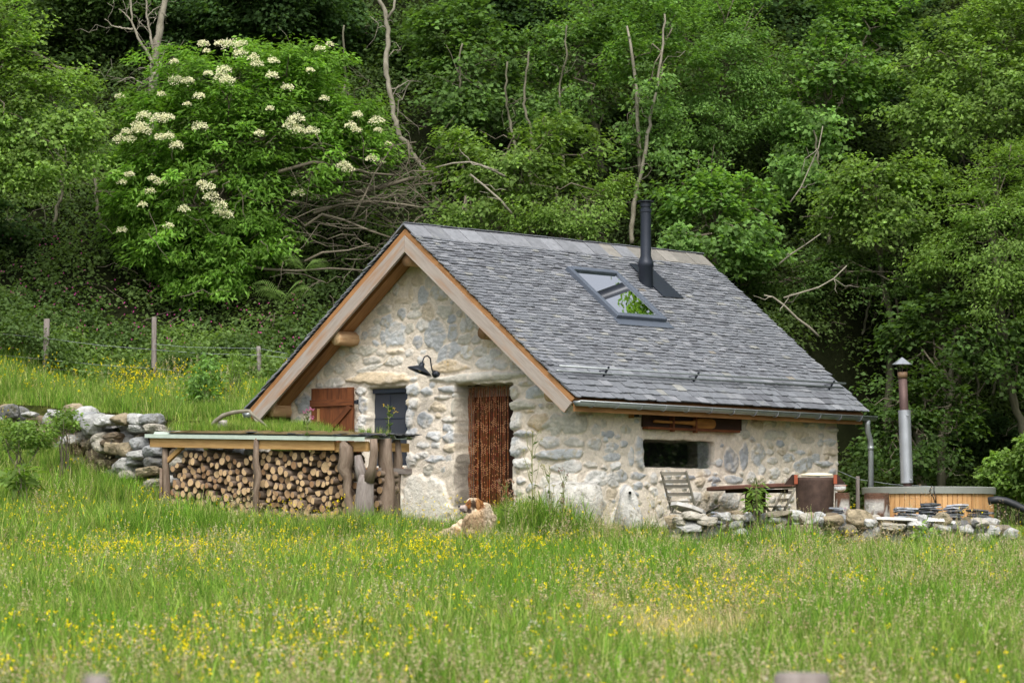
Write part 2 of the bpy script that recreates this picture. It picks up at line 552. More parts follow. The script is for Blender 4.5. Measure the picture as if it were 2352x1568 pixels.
disp = 0.016 * fbm(UU * 7, VV * 7, 2, 4) + 0.02 * fbm(UU * 1.1, VV * 1.1, 8, 2)
colr = np.tile(MORT, (UU.size, 1)).reshape(*UU.shape, 3) * (1 + 0.07 * fbm(UU * 2, VV * 2, 21))[..., None]

# openings: u0, u1, z0, z1, depth, corner radius, ragged edge
def rect_px(conv, x0, y0, x1, y1):
    pa = conv(x0, y0); pb = conv(x1, y1); pc = conv(x0, y1); pd = conv(x1, y0)
    return min(pa[0], pc[0]), max(pb[0], pd[0]), (pc[1] + pb[1]) / 2, (pa[1] + pd[1]) / 2
gw = rect_px(uv_gable, 841, 888, 931, 1070)
dr = rect_px(uv_gable, 1043, 881, 1173, 1235)
lw = rect_px(uv_long, 1485, 1011, 1648, 1073)
nc = rect_px(uv_long, 1477, 952, 1701, 994)
OPEN = [(*gw, 0.16, 0.03, 0.015), (dr[0], dr[1], 1.5, dr[3], 0.42, 0.02, 0.03), (*lw, 0.50, 0.08, 0.008)]
dopen = np.full(UU.shape, 9.0); odepth = np.zeros(UU.shape)
for (u0, u1, z0, z1, dep, rr, rag) in OPEN:
    qx = np.abs(UU - (u0 + u1) / 2) - (u1 - u0) / 2 + rr
    qy = np.abs(VV - (z0 + z1) / 2) - (z1 - z0) / 2 + rr
    d = np.hypot(np.maximum(qx, 0), np.maximum(qy, 0)) + np.minimum(np.maximum(qx, qy), 0) - rr
    d = d + rag * fbm(UU * 6, VV * 6, 31, 2)
    odepth = np.where(d < dopen, dep, odepth)
    dopen = np.minimum(dopen, d)

PAL = {'b': (186, 190, 192), 'w': (208, 207, 202), 'l': (202, 198, 188), 'd': (162, 167, 172), 't': (204, 190, 166), 'g': (190, 187, 174), 'o': (206, 188, 158), 'k': (104, 98, 90), 'p': (224, 220, 208)}
STONES = []                                             # u, z, half width, half height, angle, tone, rise
def S1(x, y, w_, h_, tone, ang=0, rise=0.03):
    p = uv_gable(*crop1(x, y)); q = uv_gable(*crop1(x + 50, y)); k = abs(q[0] - p[0]) / 50; kz = .3906 / 160
    STONES.append((p[0], p[1], w_ * k / 2, h_ * kz / 2, ang, tone, rise))
def S2(x, y, w_, h_, tone, ang=0, rise=0.025):
    p = uv_long(*crop2(x, y)); q = uv_long(*crop2(x + 50, y)); k = abs(q[0] - p[0]) / 50; kz = .4629 / 157
    STONES.append((p[0], p[1], w_ * k / 2, h_ * kz / 2, ang, tone, rise))
for a_ in [(995, 790, 120, 150, 'b'), (1225, 790, 115, 165, 'b', -.3), (1155, 560, 70, 100, 'b', -.3), (1250, 545, 100, 90, 'w'),
           (1310, 890, 155, 95, 'b', .35), (1420, 715, 78, 112, 'w'), (1125, 828, 60, 72, 'd'), (1150, 735, 75, 75, 'w'),
           (1285, 650, 100, 60, 'g'), (1185, 655, 70, 90, 't'), (875, 765, 75, 65, 'w', .5), (940, 710, 60, 60, 'b'),
           (1030, 670, 50, 72, 'b'), (1410, 895, 70, 80, 'w', -.4), (1330, 780, 60, 100, 'b'), (1405, 815, 75, 60, 'g'),
           (1105, 672, 80, 50, 'l'), (1110, 625, 60, 42, 'g'), (930, 640, 90, 60, 'g'), (1035, 592, 90, 30, 't'),
           (1030, 465, 62, 60, 't'), (1120, 470, 60, 60, 't'), (1190, 480, 40, 60, 'l'), (1250, 480, 50, 50, 'g'),
           (830, 885, 105, 60, 'g', 0, .04), (990, 890, 95, 32, 't', 0, .05), (985, 945, 105, 60, 'l', 0, .05), (860, 945, 130, 50, 'l', 0, .05),
           (1525, 955, 100, 70, 'w', 0, .04), (1610, 968, 72, 52, 'w', 0, .04), (1310, 980, 180, 66, 'o', 0, .05), (1715, 975, 100, 80, 'l', 0, .04),
           (1800, 1010, 84, 95, 'g', 0, .04), (1075, 895, 52, 42, 'w'), (1156, 892, 40, 32, 'w'), (1490, 884, 70, 52, 'l'),
           (1575, 900, 60, 50, 'w'), (1540, 835, 82, 50, 't'), (1465, 820, 50, 50, 'l'), (1075, 755, 52, 62, 'g'), (1322, 700, 50, 52, 'd'), (920, 805, 30, 90, 'b'),
           (885, 715, 40, 40, 'g'), (1085, 545, 25, 60, 't'), (1310, 545, 30, 40, 'g'), (815, 795, 30, 50, 'b'), (1390, 745, 40, 60, 'w'),
           (1480, 730, 40, 60, 'l'), (1370, 665, 40, 40, 'l'), (1190, 825, 40, 70, 'b'), (840, 990, 150, 40, 'l', .2, .05), (915, 900, 60, 40, 'l'),
           (770, 1045, 60, 50, 'l'), (640, 1075, 110, 60, 'l'), (670, 985, 70, 60, 'l'), (600, 1000, 60, 60, 'g'), (745, 930, 80, 50, 'g'),
           (890, 1045, 350, 72, 'o', 0, .10), (1470, 1045, 510, 52, 'p', .02, .11),
           (1105, 1115, 85, 60, 'b', 0, .06), (1182, 1125, 72, 42, 'b', 0, .05), (1318, 1112, 132, 42, 'b', 0, .06), (1095, 1195, 85, 60, 'w', 0, .06),
           (1080, 1285, 60, 105, 'b', 0, .06), (1168, 1290, 82, 95, 'b', 0, .04), (1250, 1215, 70, 60, 't', 0, .04), (1365, 1210, 90, 110, 'g', 0, .05),
           (1270, 1160, 90, 30, 'l', 0, .05), (1225, 1385, 75, 50, 'b', 0, .05), (1320, 1395, 90, 60, 'b', 0, .05), (1090, 1370, 70, 50, 'b', 0, .05),
           (1155, 1440, 70, 40, 'w'), (1230, 1440, 60, 40, 'w'), (1330, 1455, 80, 55, 't', 0, .05), (1150, 1500, 80, 35, 'w'), (1230, 1520, 110, 40, 'b'),
           (1310, 1290, 90, 30, 'l', 0, .04), (1380, 1330, 60, 60, 'b'), (1385, 1420, 50, 130, 'g', 0, .04), (1090, 1530, 70, 90, 'w', 0, .05),
           (800, 1200, 60, 110, 'b', 0, .02), (800, 1290, 60, 60, 'w', 0, .03), (790, 1120, 60, 50, 'w'), (780, 1340, 60, 60, 'w'),
           (1685, 1130, 92, 85, 'g', 0, .07), (1820, 1130, 135, 62, 'b', 0, .05), (1750, 1208, 160, 46, 'g', 0, .08), (1700, 1300, 96, 98, 'w', 0, .08),
           (1840, 1300, 125, 82, 'o', 0, .06), (1750, 1372, 118, 38, 'b', 0, .09), (1700, 1450, 115, 105, 'b', 0, .08), (1770, 1240, 80, 22, 't'),
           (1760, 1080, 90, 26, 'l'), (1900, 1430, 130, 60, 'w', 0, .05), (1860, 1500, 90, 40, 'l'), (1740, 1545, 110, 60, 'w', 0, .07)]:
    S1(*a_)
S1(1150, 1790, 330, 330, 'p', 0, .05)                   # the big whitewashed boulder at the foot of the pier
S1(1385, 1730, 62, 520, 'k', 0, .03)                    # dark slab in the door jamb
for a_ in [(910, 675, 76, 132, 'd'), (972, 655, 38, 125, 'd', -.15), (1040, 635, 72, 98, 'b'), (1262, 695, 98, 76, 'b', .3),
           (1195, 655, 62, 46, 'b'), (1110, 672, 58, 36, 'w'), (1120, 735, 64, 54, 'w'), (1325, 660, 46, 40, 'b'), (1395, 580, 54, 36, 'b', 0, .05),
           (320, 600, 62, 36, 'b'), (230, 590, 68, 54, 'w'), (458, 640, 52, 135, 'b', .05, .05), (411, 650, 30, 92, 'b'), (310, 655, 92, 40, 'b'),
           (75, 635, 200, 52, 'b', 0, .06), (60, 480, 90, 84, 'g', .3), (140, 490, 120, 92, 'g'), (290, 540, 72, 30, 'd'), (362, 745, 60, 52, 'b'),
           (440, 745, 62, 32, 'b'), (380, 515, 56, 40, 'g'), (105, 700, 120, 60, 'w'), (445, 795, 56, 40, 'b'), (1250, 545, 80, 45, 't'),
           (1160, 545, 50, 40, 'g'), (1100, 545, 60, 50, 'g'), (975, 540, 50, 50, 'g'), (1150, 587, 40, 30, 'd'), (1215, 605, 40, 40, 'g'),
           (1280, 570, 70, 36, 'g'), (1350, 585, 30, 36, 'b'), (1400, 625, 60, 40, 't', 0, .06), (1370, 690, 70, 30, 'b', 0, .05), (1410, 520, 60, 36, 'g', 0, .07),
           (1100, 630, 40, 30, 'l'), (1160, 625, 50, 35, 't'), (920, 765, 80, 36, 'b'), (820, 765, 60, 30, 'd'), (700, 750, 60, 20, 'd'),
           (1180, 720, 30, 26, 'l'), (1250, 630, 40, 24, 'b'), (900, 870, 100, 90, 'w'), (30, 560, 60, 40, 'w'), (210, 690, 60, 30, 'l'),
           (130, 580, 90, 40, 'l'), (300, 620, 50, 26, 'w'), (60, 780, 160, 90, 'p'), (240, 760, 100, 70, 'w'), (320, 770, 60, 60, 'w')]:
    S2(*a_)
occ = [(s_[0], s_[1], max(s_[2], 0.02), max(s_[3], 0.02)) for s_ in STONES]
fr = random.Random(5)
tones = ['b', 'w', 'l', 'g', 'w', 'l', 't', 'b', 'd', 'w']
for tries in range(9000):
    big = tries < 6500
    uu_ = fr.uniform(-9, 14.7); vv_ = fr.uniform(1.6, ZR - .2)
    hw = fr.uniform(0.075, 0.16) * (1 - .35 * tries / 6500) if big else fr.uniform(0.035, 0.07); hh_ = hw * fr.uniform(0.45, 1.0)
    if vv_ > ZR - abs(min(max(uu_, -SW), SW)) * HR / WR: continue
    if -3 < uu_ < 9.2:
        i_ = int(np.clip((uu_ + 3.0) / 0.015, 0, 822)) + int((u < -3.0).sum()); j_ = int(np.clip((vv_ - 1.45) / 0.015, 0, len(zc) - 1))
        if dopen[j_, min(i_, len(u) - 1)] < max(hw, hh_) * 0.55: continue
        if nc[0] - .05 < uu_ < nc[1] + .05 and nc[2] - .12 < vv_: continue
    if any(abs(uu_ - o_[0]) < (hw + o_[2]) * 0.95 and abs(vv_ - o_[1]) < (hh_ + o_[3]) * 0.95 for o_ in occ): continue
    occ.append((uu_, vv_, hw, hh_))
    STONES.append((uu_, vv_, hw, hh_, fr.uniform(-.4, .4), fr.choice(tones), fr.uniform(0.015, 0.045)))
for k, (su, sz, hw, hh_, ang, tone, rise) in enumerate(STONES):
    hw *= 1.2; hh_ *= 1.22; rise *= (.55 if sz > 3.9 else .85)
    rr = max(hw, hh_) * 1.3
    i0, i1 = np.searchsorted(u, [su - rr, su + rr]); j0, j1 = np.searchsorted(zc, [sz - rr, sz + rr])
    if i1 - i0 < 2 or j1 - j0 < 2: continue
    uu_ = UU[j0:j1, i0:i1] - su; vv_ = VV[j0:j1, i0:i1] - sz
    wx = 0.16 * hw * fbm(UU[j0:j1, i0:i1] * 9, VV[j0:j1, i0:i1] * 9, k, 2); wy = 0.16 * hh_ * fbm(UU[j0:j1, i0:i1] * 9, VV[j0:j1, i0:i1] * 9, k + 90, 2)
    a_ = (uu_ * math.cos(ang) + vv_ * math.sin(ang) + wx) / hw; b_ = (-uu_ * math.sin(ang) + vv_ * math.cos(ang) + wy) / hh_
    th = np.arctan2(b_, a_); ph = fr.uniform(0, 6.28); nf = fr.randint(5, 8); rd = 0
    for q_ in range(nf):                                  # an angular outline: soft maximum of a few broken edges
        aq = ph + (q_ + fr.uniform(-.28, .28)) * 6.2832 / nf
        rd = rd + np.maximum((a_ * math.cos(aq) + b_ * math.sin(aq)) / fr.uniform(.74, 1.02), 0) ** 9
    rd = rd ** (1 / 9) * (1 + 0.035 * np.cos(5 * th + ph)) + .05 * fbm(UU[j0:j1, i0:i1] * 22, VV[j0:j1, i0:i1] * 22, k + 5, 2)
    prof = .82 * sstep(1 - rd, -0.02, 0.16) + .18 * sstep(1 - rd, 0, .6)
    tilt = 1 + 0.42 * (a_ * math.cos(ph) + b_ * math.sin(ph))
    ridge_ = np.abs(a_ * math.sin(ph * 1.7) + b_ * math.cos(ph * 1.7) - .15)
    rk = .3 if hw > .5 else 1.0
    hgt = rise * prof * tilt * (1.12 - .35 * ridge_) - rk * 0.012 * prof * (1 - np.abs(fbm(uu_ * 9 + k, vv_ * 22 + uu_ * 4 * math.sin(ph), k + 13, 3)) * 3).clip(0, 1) + rk * 0.012 * fbm(UU[j0:j1, i0:i1] * 14, VV[j0:j1, i0:i1] * 14, k + 7, 3) * prof
    D0 = disp[j0:j1, i0:i1]
    m_ = sstep(1 - rd, -0.02, 0.10)
    disp[j0:j1, i0:i1] = np.where(rd < 1.02, np.maximum(D0, hgt + D0 * 0.3), D0 - 0.006 * sstep(1.35 - rd, 0, .3))
    c0 = np.array(lin(*PAL[tone])) * fr.uniform(0.92, 1.18)
    vein = 1 + 0.12 * fbm(uu_ * 20 + k, vv_ * 40 + uu_ * 12, k + 3, 3)
    c_ = c0[None, None] * vein[..., None]
    smear = sstep(fbm(UU[j0:j1, i0:i1] * 7, VV[j0:j1, i0:i1] * 9, k + 51, 3), .05, .5)[..., None]
    c_ = c_ * (1 - .08 - .42 * smear) + MORT * (.08 + .42 * smear)
    if fr.random() < .3: c_ = c_ * (1 - .35 * sstep(fbm(uu_ * 15 + k, vv_ * 15, 77, 3), .1, .5)[..., None] * np.array([.25, .5, 1.0]))
    colr[j0:j1, i0:i1] = colr[j0:j1, i0:i1] * (1 - m_[..., None]) + c_ * m_[..., None]
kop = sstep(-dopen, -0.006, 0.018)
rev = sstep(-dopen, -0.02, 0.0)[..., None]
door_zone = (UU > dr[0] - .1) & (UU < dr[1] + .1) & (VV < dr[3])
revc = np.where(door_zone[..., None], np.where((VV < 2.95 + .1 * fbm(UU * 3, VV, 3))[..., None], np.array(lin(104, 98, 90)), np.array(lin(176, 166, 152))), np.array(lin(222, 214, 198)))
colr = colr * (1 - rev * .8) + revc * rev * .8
room_shade = (sstep(-dopen, .018, .03) * ((UU > lw[0] - .1) & (UU < lw[1] + .1) & (VV < lw[3] + .1) & (UU > 4)))[..., None]
colr = colr * (1 - room_shade) + np.array(lin(40, 36, 32)) * room_shade   # recess floor painted dark for the unlit room behind the long window
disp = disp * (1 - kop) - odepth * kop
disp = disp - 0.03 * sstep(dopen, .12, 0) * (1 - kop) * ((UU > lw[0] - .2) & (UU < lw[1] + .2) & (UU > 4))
back = (u < -3.2) | (u > 9.4)
pos2 = P[None] + N2[None] * disp[..., None]
S_, T_ = pos2[..., 0], pos2[..., 1]
roofz = ZR - np.abs(S_) * HR / WR - 0.15
Zw = np.minimum(VV, roofz)
W3 = np.stack([OX + G[0] * S_ + A[0] * T_, OY + G[1] * S_ + A[1] * T_, Zw], -1)
nj, ni = UU.shape
ii = np.arange(nj * ni).reshape(nj, ni)
Q = np.stack([ii[:-1, :-1], ii[:-1, 1:], ii[1:, 1:], ii[1:, :-1]], -1)
cut = VV > roofz + 1e-6
keep = ~(cut[:-1, :-1] & cut[:-1, 1:])
Q = Q[keep]
used_v, inv = np.unique(Q, return_inverse=True)
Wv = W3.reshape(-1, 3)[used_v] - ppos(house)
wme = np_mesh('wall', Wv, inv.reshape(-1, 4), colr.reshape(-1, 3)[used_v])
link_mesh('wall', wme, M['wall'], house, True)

# ---- roof: deck, soffit, slates
CP, SP = WR / math.hypot(WR, HR), HR / math.hypot(WR, HR)
SLOPE = math.hypot(WR, HR)
def roofp(side, t, d, off=0.0):
    """a point on a slope: t along the ridge, d up from the eave, off above the surface"""
    sgn = side
    s = sgn * (WR - d * CP); z = ZE + d * SP
    return H(s + sgn * SP * off, t, z + CP * off)
def roof_rot(side):
    up = -side * G * CP + ZU * SP
    nn = side * G * SP + ZU * CP
    return np.array([A * (1 if side > 0 else -1), up * 1.0, nn]).T
for side, nm in ((1, 'roof_deck'), (-1, 'roof_deck')):
    mb = MB()
    mb.box(roofp(side, LR / 2, SLOPE / 2 - .01, -0.07), (LR - .04, SLOPE - .03, 0.06), roof_rot(side))
    mb.build('roof_deck', M['soffit'], house)
roofo = MB()
def slate_cols():
    r_ = RND.random()
    if r_ < 0.66: c = (117, 120, 125)
    elif r_ < 0.84: c = (134, 136, 140)
    elif r_ < 0.98: c = (101, 103, 108)
    elif r_ < 0.997: c = (144, 144, 139)
    else: c = (136, 130, 120)
    k = RND.uniform(0.95, 1.05)
    return np.array(lin(*[min(255, q * k) for q in c]))
def slate(side, t, d, w_, L, th, lift, yaw=0.0):
    """one slate: ragged lower edge, thin, lying on the course below"""
    nseg = 4
    xs = np.linspace(-w_ / 2, w_ / 2, nseg)
    low = -L * 0.5 + np.array([RND.uniform(-.007, .007) for _ in xs]); low[0] += RND.uniform(0, .015); low[-1] += RND.uniform(0, .015)
    pts = [(x, y) for x, y in zip(xs, low)] + [(w_ / 2, L / 2), (-w_ / 2, L / 2)]
    c_, s_ = math.cos(yaw), math.sin(yaw)
    V = []
    for zz in (0, th):
        for x, y in pts:
            xr, yr = x * c_ - y * s_, x * s_ + y * c_
            V.append(roofp(side, t + xr, d + yr + L / 2, lift * (0.5 - y / L) + zz))
    k = len(pts)
    F = [tuple(range(k, 2 * k)) if side > 0 else tuple(range(k, 2 * k))[::-1]]
    F += [(i, (i + 1) % k, k + (i + 1) % k, k + i) if side > 0 else (k + i, k + (i + 1) % k, (i + 1) % k, i) for i in range(k)]
    roofo.raw(V, F, slate_cols())
d = -0.04; k = 0
while d < SLOPE - 0.30:
    f = d / SLOPE
    e = 0.145 if k < 5 else (0.10 if k < 7 else 0.079 - 0.013 * f)
    for side in (1, -1):
        t = -0.05 + RND.uniform(-.1, 0)
        while t < LR + 0.04:
            w_ = RND.uniform(0.13, 0.25) * (1.15 if k < 5 else 0.85)
            if side < 0: w_ *= 1.5
            tc = t + w_ / 2
            lo, hi = max(t, -0.05 + RND.uniform(-.012, .012)), min(t + w_, LR + 0.04 + RND.uniform(-.02, .03))
            if hi - lo > 0.03:
                slate(side, (lo + hi) / 2, d + RND.uniform(-.006, .006), hi - lo - .004, e * 2.4, RND.uniform(.012, .020), RND.uniform(.026, .040), RND.gauss(0, .01))
            t += w_
    d += e; k += 1
t = -0.06
while t < LR:
    w_ = RND.uniform(0.28, 0.46)
    col_ = np.array(lin(130, 132, 136)) if t < 4.2 or RND.random() < .4 else np.array(lin(134, 130, 122))
    w_ = min(w_, LR + .06 - t)
    for side in (1, -1):
        roofo.box(roofp(side, t + w_ / 2, SLOPE - .125 + RND.uniform(-.01, .01), .032 + RND.uniform(0, .008)), (w_ - .008, .31, .014), roof_rot(side) @ np.array(Matrix.Rotation(RND.gauss(0, .012), 3, 'Z')), col_ * RND.uniform(.85, 1.15))
    t += w_
t = -0.05
while t < LR:
    w_ = RND.uniform(0.22, 0.4)
    roofo.box(roofp(-1, t + w_ / 2, SLOPE - .05, .05 + RND.uniform(0, .012)), (w_, .2, .014), roof_rot(-1), np.array(lin(96, 98, 104)))
    t += w_
roofo.build('slates', M['slate'], house)

# ---- barge boards, eave board, purlins
for side in (1, -1):
    r_ = roof_rot(side)
    for nm_, o0, o1, tt0_, th_, mt_ in (('barge_board', .093, .28, -.035, .045, 'barge'), ('barge_batten', .018, .090, -.025, .06, 'larch')):
        q_ = [(0.002, ZR - o0 / CP), (WR - SP * o0, ZE - CP * o0), (WR - SP * o1 - .02, ZE - CP * o1 + .012), (0.002, ZR - o1 / CP)]
        pts = np.array([H(side * a_, tt0_, b_) for a_, b_ in q_])
        if side < 0: pts = pts[::-1]
        mb = MB()
        n4 = 28                                           # subdivided along its length, so the grain runs with it
        A0, B0, C0, D0_ = [np.array(x) for x in q_]
        V = []; g_ = []
        for k4 in range(n4 + 1):
            f4 = k4 / n4
            for (p_, q2) in ((A0, B0), (D0_, C0)):
                m4 = p_ * (1 - f4) + q2 * f4
                for t4 in (tt0_, tt0_ + th_):
                    V.append(H(side * m4[0], t4, m4[1])); g_.append((f4 * SLOPE + side * 7, .2 * (p_ is D0_), t4))
        F = []
        for k4 in range(n4):
            b4 = k4 * 4
            F += [(b4, b4 + 2, b4 + 6, b4 + 4), (b4 + 1, b4 + 5, b4 + 7, b4 + 3), (b4, b4 + 4, b4 + 5, b4 + 1), (b4 + 2, b4 + 3, b4 + 7, b4 + 6)]
        F += [(0, 1, 3, 2), (n4 * 4, n4 * 4 + 2, n4 * 4 + 3, n4 * 4 + 1)]
        if side < 0: F = [f_[::-1] for f_ in F]
        mb.raw(V, F, (.5, .5, .5), g_)
        mb.build(nm_, M[mt_], house)
    mb = MB()                                            # inner rafter seen under the overhang
    mb.box(roofp(side, 0.30, SLOPE / 2 - .10, -0.16), (0.24, SLOPE - .25, 0.12), r_)
    mb.build('rafter', M['soffit'], house)
for side in (1, -1):
    mb = MB()
    mb.box(H(side * (WR - .045), LR / 2 - .02, ZE - .135), (LR - .06, .035, .115), RH[:, [1, 0, 2]] * np.array([1, -1, 1]))
    mb.build('eave_board', M['larch'], house)
def purlin(px, py, r_, t0=0.10, t1=0.9):
    s, z = ont(px, py, t0)
    mb = MB()
    mb.tube([H(s, t0, z), H(s + .005, (t0 + t1) / 2, z), H(s, t1, z)], [r_ * .95, r_, r_ * 1.04], 14, mi=0, cmi=1, wob=.05)
    mb.build('purlin_log', [M['log'], M['cut']], house, True)
purlin(933, 596, .098, .04); purlin(771, 777, .105, .04); purlin(1108, 764, .10, .20); purlin(1262, 905, .11, .22); purlin(622, 940, .115, .12, 1.2)

# ---- gutters and downpipe
def gutter(side, t0, t1, drop):
    mb = MB()
    n_ = 10; an = np.linspace(math.pi * .02, -math.pi * 1.02, n_)
    pts = []
    for t in (t0, t1):
        z0 = ZE - .055 - (drop if t == t1 else 0)
        for a_ in an: pts.append(H(side * (WR + .045 + .062 * math.cos(a_)), t, z0 + .066 * math.sin(a_)))
    F = [(i, i + 1, n_ + i + 1, n_ + i) for i in range(n_ - 1)] + [(i + 1, i, n_ + i, n_ + i + 1) for i in range(0)]
    mb.raw(pts, F)
    for t in (t0, t1):
        mb.raw([pts[i + (0 if t == t0 else n_)] for i in range(n_)], [tuple(range(n_))])
    x = side * (WR + .045 + .064)
    mb.tube([H(x, t0, ZE - .053), H(x, t1, ZE - .053 - drop)], .011, 6)
    o = mb.build('gutter', M['zinc'], house, True)
    so = o.modifiers.new('s', 'SOLIDIFY'); so.thickness = .003
    t = t0 + .3
    while t < t1:
        mb = MB()
        zz = ZE - .055 - drop * (t - t0) / (t1 - t0)
        for a_, a2 in zip(an[:-1], an[1:]):
            mb.beam(H(side * (WR + .045 + .067 * math.cos(a_)), t, zz + .071 * math.sin(a_)), H(side * (WR + .045 + .067 * math.cos(a2)), t, zz + .071 * math.sin(a2)), .022, .004, A)
        t += .53
        mb.build('gutter_bracket', M['steel'], house)
gutter(1, -.04, LR + .16, .02)
gutter(-1, -.04, LR + .05, .02)
tD = LR - .02
mb = MB()
sD = WR + .045
pp = [H(sD, tD, ZE - .10), H(sD, tD, ZE - .20), H(sD - .01, tD + .02, ZE - .30), H(sD - .02, tD + .10, ZE - .42), H(sD - .02, tD + .11, ZE - .52), H(sD - .02, tD + .11, 1.78)]
mb.tube(pp, .043, 14)
mb.tube([pp[4], pp[4] + ZU * -.06], .048, 14)
mb.build('downpipe', M['zinc'], house, True)

# ---- skylight
def px_roof(px, py):
    nn = G * SP + ZU * CP
    p = on_plane(px, py, roofp(1, 0, 0, .03), nn)
    s, t, z = to_st(p)
    return t, (WR - s) / CP
tl = px_roof(*crop6(112, 850)); tr = px_roof(*crop6(580, 885)); br = px_roof(*crop6(1008, 1320)); bl = px_roof(*crop6(592, 1288))
k0, k1 = (tl[0] + bl[0]) / 2, (tr[0] + br[0]) / 2
e0, e1 = (bl[1] + br[1]) / 2, (tl[1] + tr[1]) / 2
rr = roof_rot(1)
sk = MB(); fw = .085
kc, ec = (k0 + k1) / 2, (e0 + e1) / 2
sk.box(roofp(1, k0 + fw / 2, ec, .065), (fw, e1 - e0, .10), rr); sk.box(roofp(1, k1 - fw / 2, ec, .065), (fw, e1 - e0, .10), rr)
sk.box(roofp(1, kc, e0 + fw / 2, .063), (k1 - k0 - 2 * fw - .002, fw, .10), rr); sk.box(roofp(1, kc, e1 - fw / 2, .069), (k1 - k0 - 2 * fw - .002, fw, .11), rr)
sko = sk.build('skylight_frame', M['anthra'], house, bevel=.008)
sk = MB(); sk.box(roofp(1, kc, e0 - .07, .050), (k1 - k0 + .12, .16, .012), rr); sk.build('lead_apron', M['anthra'], house)
sk = MB(); sk.box(roofp(1, kc, ec, .085), (k1 - k0 - 2 * fw + .01, e1 - e0 - 2 * fw + .01, .006), rr)
sk.build('skylight_pane', M['skyglass'], house)
# ---- flue
tf, ef = px_roof(*crop6(866, 985))
base = roofp(1, tf, ef + .02, 0)
z_of = lambda cy: at(*crop6(846, cy), base[1])[2]
fl = MB(); bx, by = base[0], base[1]
prof = [(.112, z_of(1060)), (.112, z_of(828)), (.12, z_of(822)), (.12, z_of(792)), (.115, z_of(780)), (.082, z_of(725)), (.082, z_of(335)), (.092, z_of(330)), (.092, z_of(318)), (.084, z_of(314)), (.084, z_of(300)),
        (.072, z_of(298)), (.072, z_of(285)), (.088, z_of(283)), (.088, z_of(250)), (.06, z_of(249)), (.06, z_of(242)), (.128, z_of(240)), (.128, z_of(233)), (.02, z_of(224)), (0.001, z_of(224))]
fl.lathe((bx, by, 0), prof, 28)
fo = fl.build('flue_pipe', M['black'], house, True)
em = fo.modifiers.new('e', 'EDGE_SPLIT'); em.split_angle = R(40)
c4 = [px_roof(*crop6(690, 800)), px_roof(*crop6(870, 812)), px_roof(*crop6(1140, 1105)), px_roof(*crop6(972, 1090))]
fl = MB(); tm0, tm1 = (c4[0][0] + c4[3][0]) / 2 + .05, (c4[1][0] + c4[2][0]) / 2 + .05
fl.box(roofp(1, (tm0 + tm1) / 2, (c4[0][1] + c4[2][1]) / 2, .056), (tm1 - tm0, c4[0][1] - c4[2][1], .016), rr)
fl.build('flue_flashing', M['black'], house)
# ---- snow guard rails
for j, off in enumerate((.085, .165)):
    mb = MB()
    mb.tube([roofp(1, -.02 + .0 * j, .50, off), roofp(1, LR - .12, .50, off)], .014, 8)
    mb.build('snow_guard_rail', M['zinc'], house, True)
for x in (1390.6, 1585, 1876.6):
    t_, _ = px_roof(x, 870)
    mb = MB()
    mb.box(roofp(1, t_, .50, .11), (.03, .016, .19), rr); mb.box(roofp(1, t_, .55, .028), (.035, .22, .008), rr)
    mb.beam(roofp(1, t_, .62, .035), roofp(1, t_, .51, .13), .02, .012)
    mb.build('snow_guard_bracket', M['black'], house)

# ---- gable window with insect screen, shutter
tw = T0 + .13
s0, z1 = ont(*crop3(614, 244), tw); s1, z0 = ont(*crop3(958, 925), tw)
s1 += .03; sc_, zc_ = (s0 + s1) / 2, (z0 + z1) / 2
mb = MB()
mb.box(H(s0 + .02, tw, zc_), (.04, .05, z1 - z0), RH); mb.box(H(s1 - .02, tw, zc_), (.04, .05, z1 - z0), RH)
mb.box(H(sc_, tw - .002, z1 - .03), (s1 - s0 - .082, .06, .06), RH); mb.box(H(sc_, tw - .002, z0 + .02), (s1 - s0 - .082, .055, .04), RH)
wf = mb.build('window_frame', M['navy'], house, bevel=.004)
mb = MB(); mb.box(H(sc_, tw + .012, zc_), (s1 - s0 - .07, .004, z1 - z0 - .07), RH); mb.build('insect_screen', M['net'], house)
mb = MB()
mb.box(H(s0 + .075, tw + .006, zc_), (.05, .004, z1 - z0 - .14), RH)
mb.build('window_casement', M['darkwood'], house)
mb = MB(); mb.box(H(sc_, tw + .005, z0 + (z1 - z0) * .62), (s1 - s0 - .2, .004, .012), RH); mb.box(H(sc_ + .03, tw + .005, zc_), (.012, .0036, z1 - z0 - .15), RH)
mb.build('glazing_bar', M['navy'], house)
mb = MB(); mb.box(H(sc_, T0 + .07, z0 - .045), (s1 - s0 + .04, .16, .05), RH); mb.build('window_sill', M['larch'], house)
a0, az = ont(*crop3(103, 235), T0 - .07); a1, _ = ont(*crop3(482, 210), T0 - .07)
sh_top = az; sh_bot = ont(*crop3(103, 900), T0 - .07)[1]
shut = MB()
nb = 6
for k in range(nb):
    w_ = (a1 - a0) / nb
    shut.box(H(a0 + w_ * (k + .5), T0 - .065, (sh_top + sh_bot) / 2 + RND.uniform(-.003, .003)), (w_ - .006, .028, sh_top - sh_bot), RH)
sho = shut.build('shutter', M['shutter'], house, bevel=.003)
for zz in (sh_top - .22, sh_bot + .2):
    mb = MB(); mb.box(H((a0 + a1) / 2, T0 - .092, zz), (a1 - a0 + .01, .026, .10), RH)
    mb.build('shutter_batten', M['shutter'], sho, bevel=.003)
mb = MB(); mb.beam(H(a0 + .12, T0 - .0925, sh_bot + .26), H(a1 - .06, T0 - .0925, sh_top - .28), .095, .025, A); mb.build('shutter_brace', M['shutter'], sho, bevel=.003)
mb = MB(); sl, zl = ont(*crop3(165, 470), T0 - .09); mb.box(H(sl, T0 - .088, zl), (.045, .02, .19), RH); mb.build('shutter_catch', M['pale'], sho, bevel=.003)
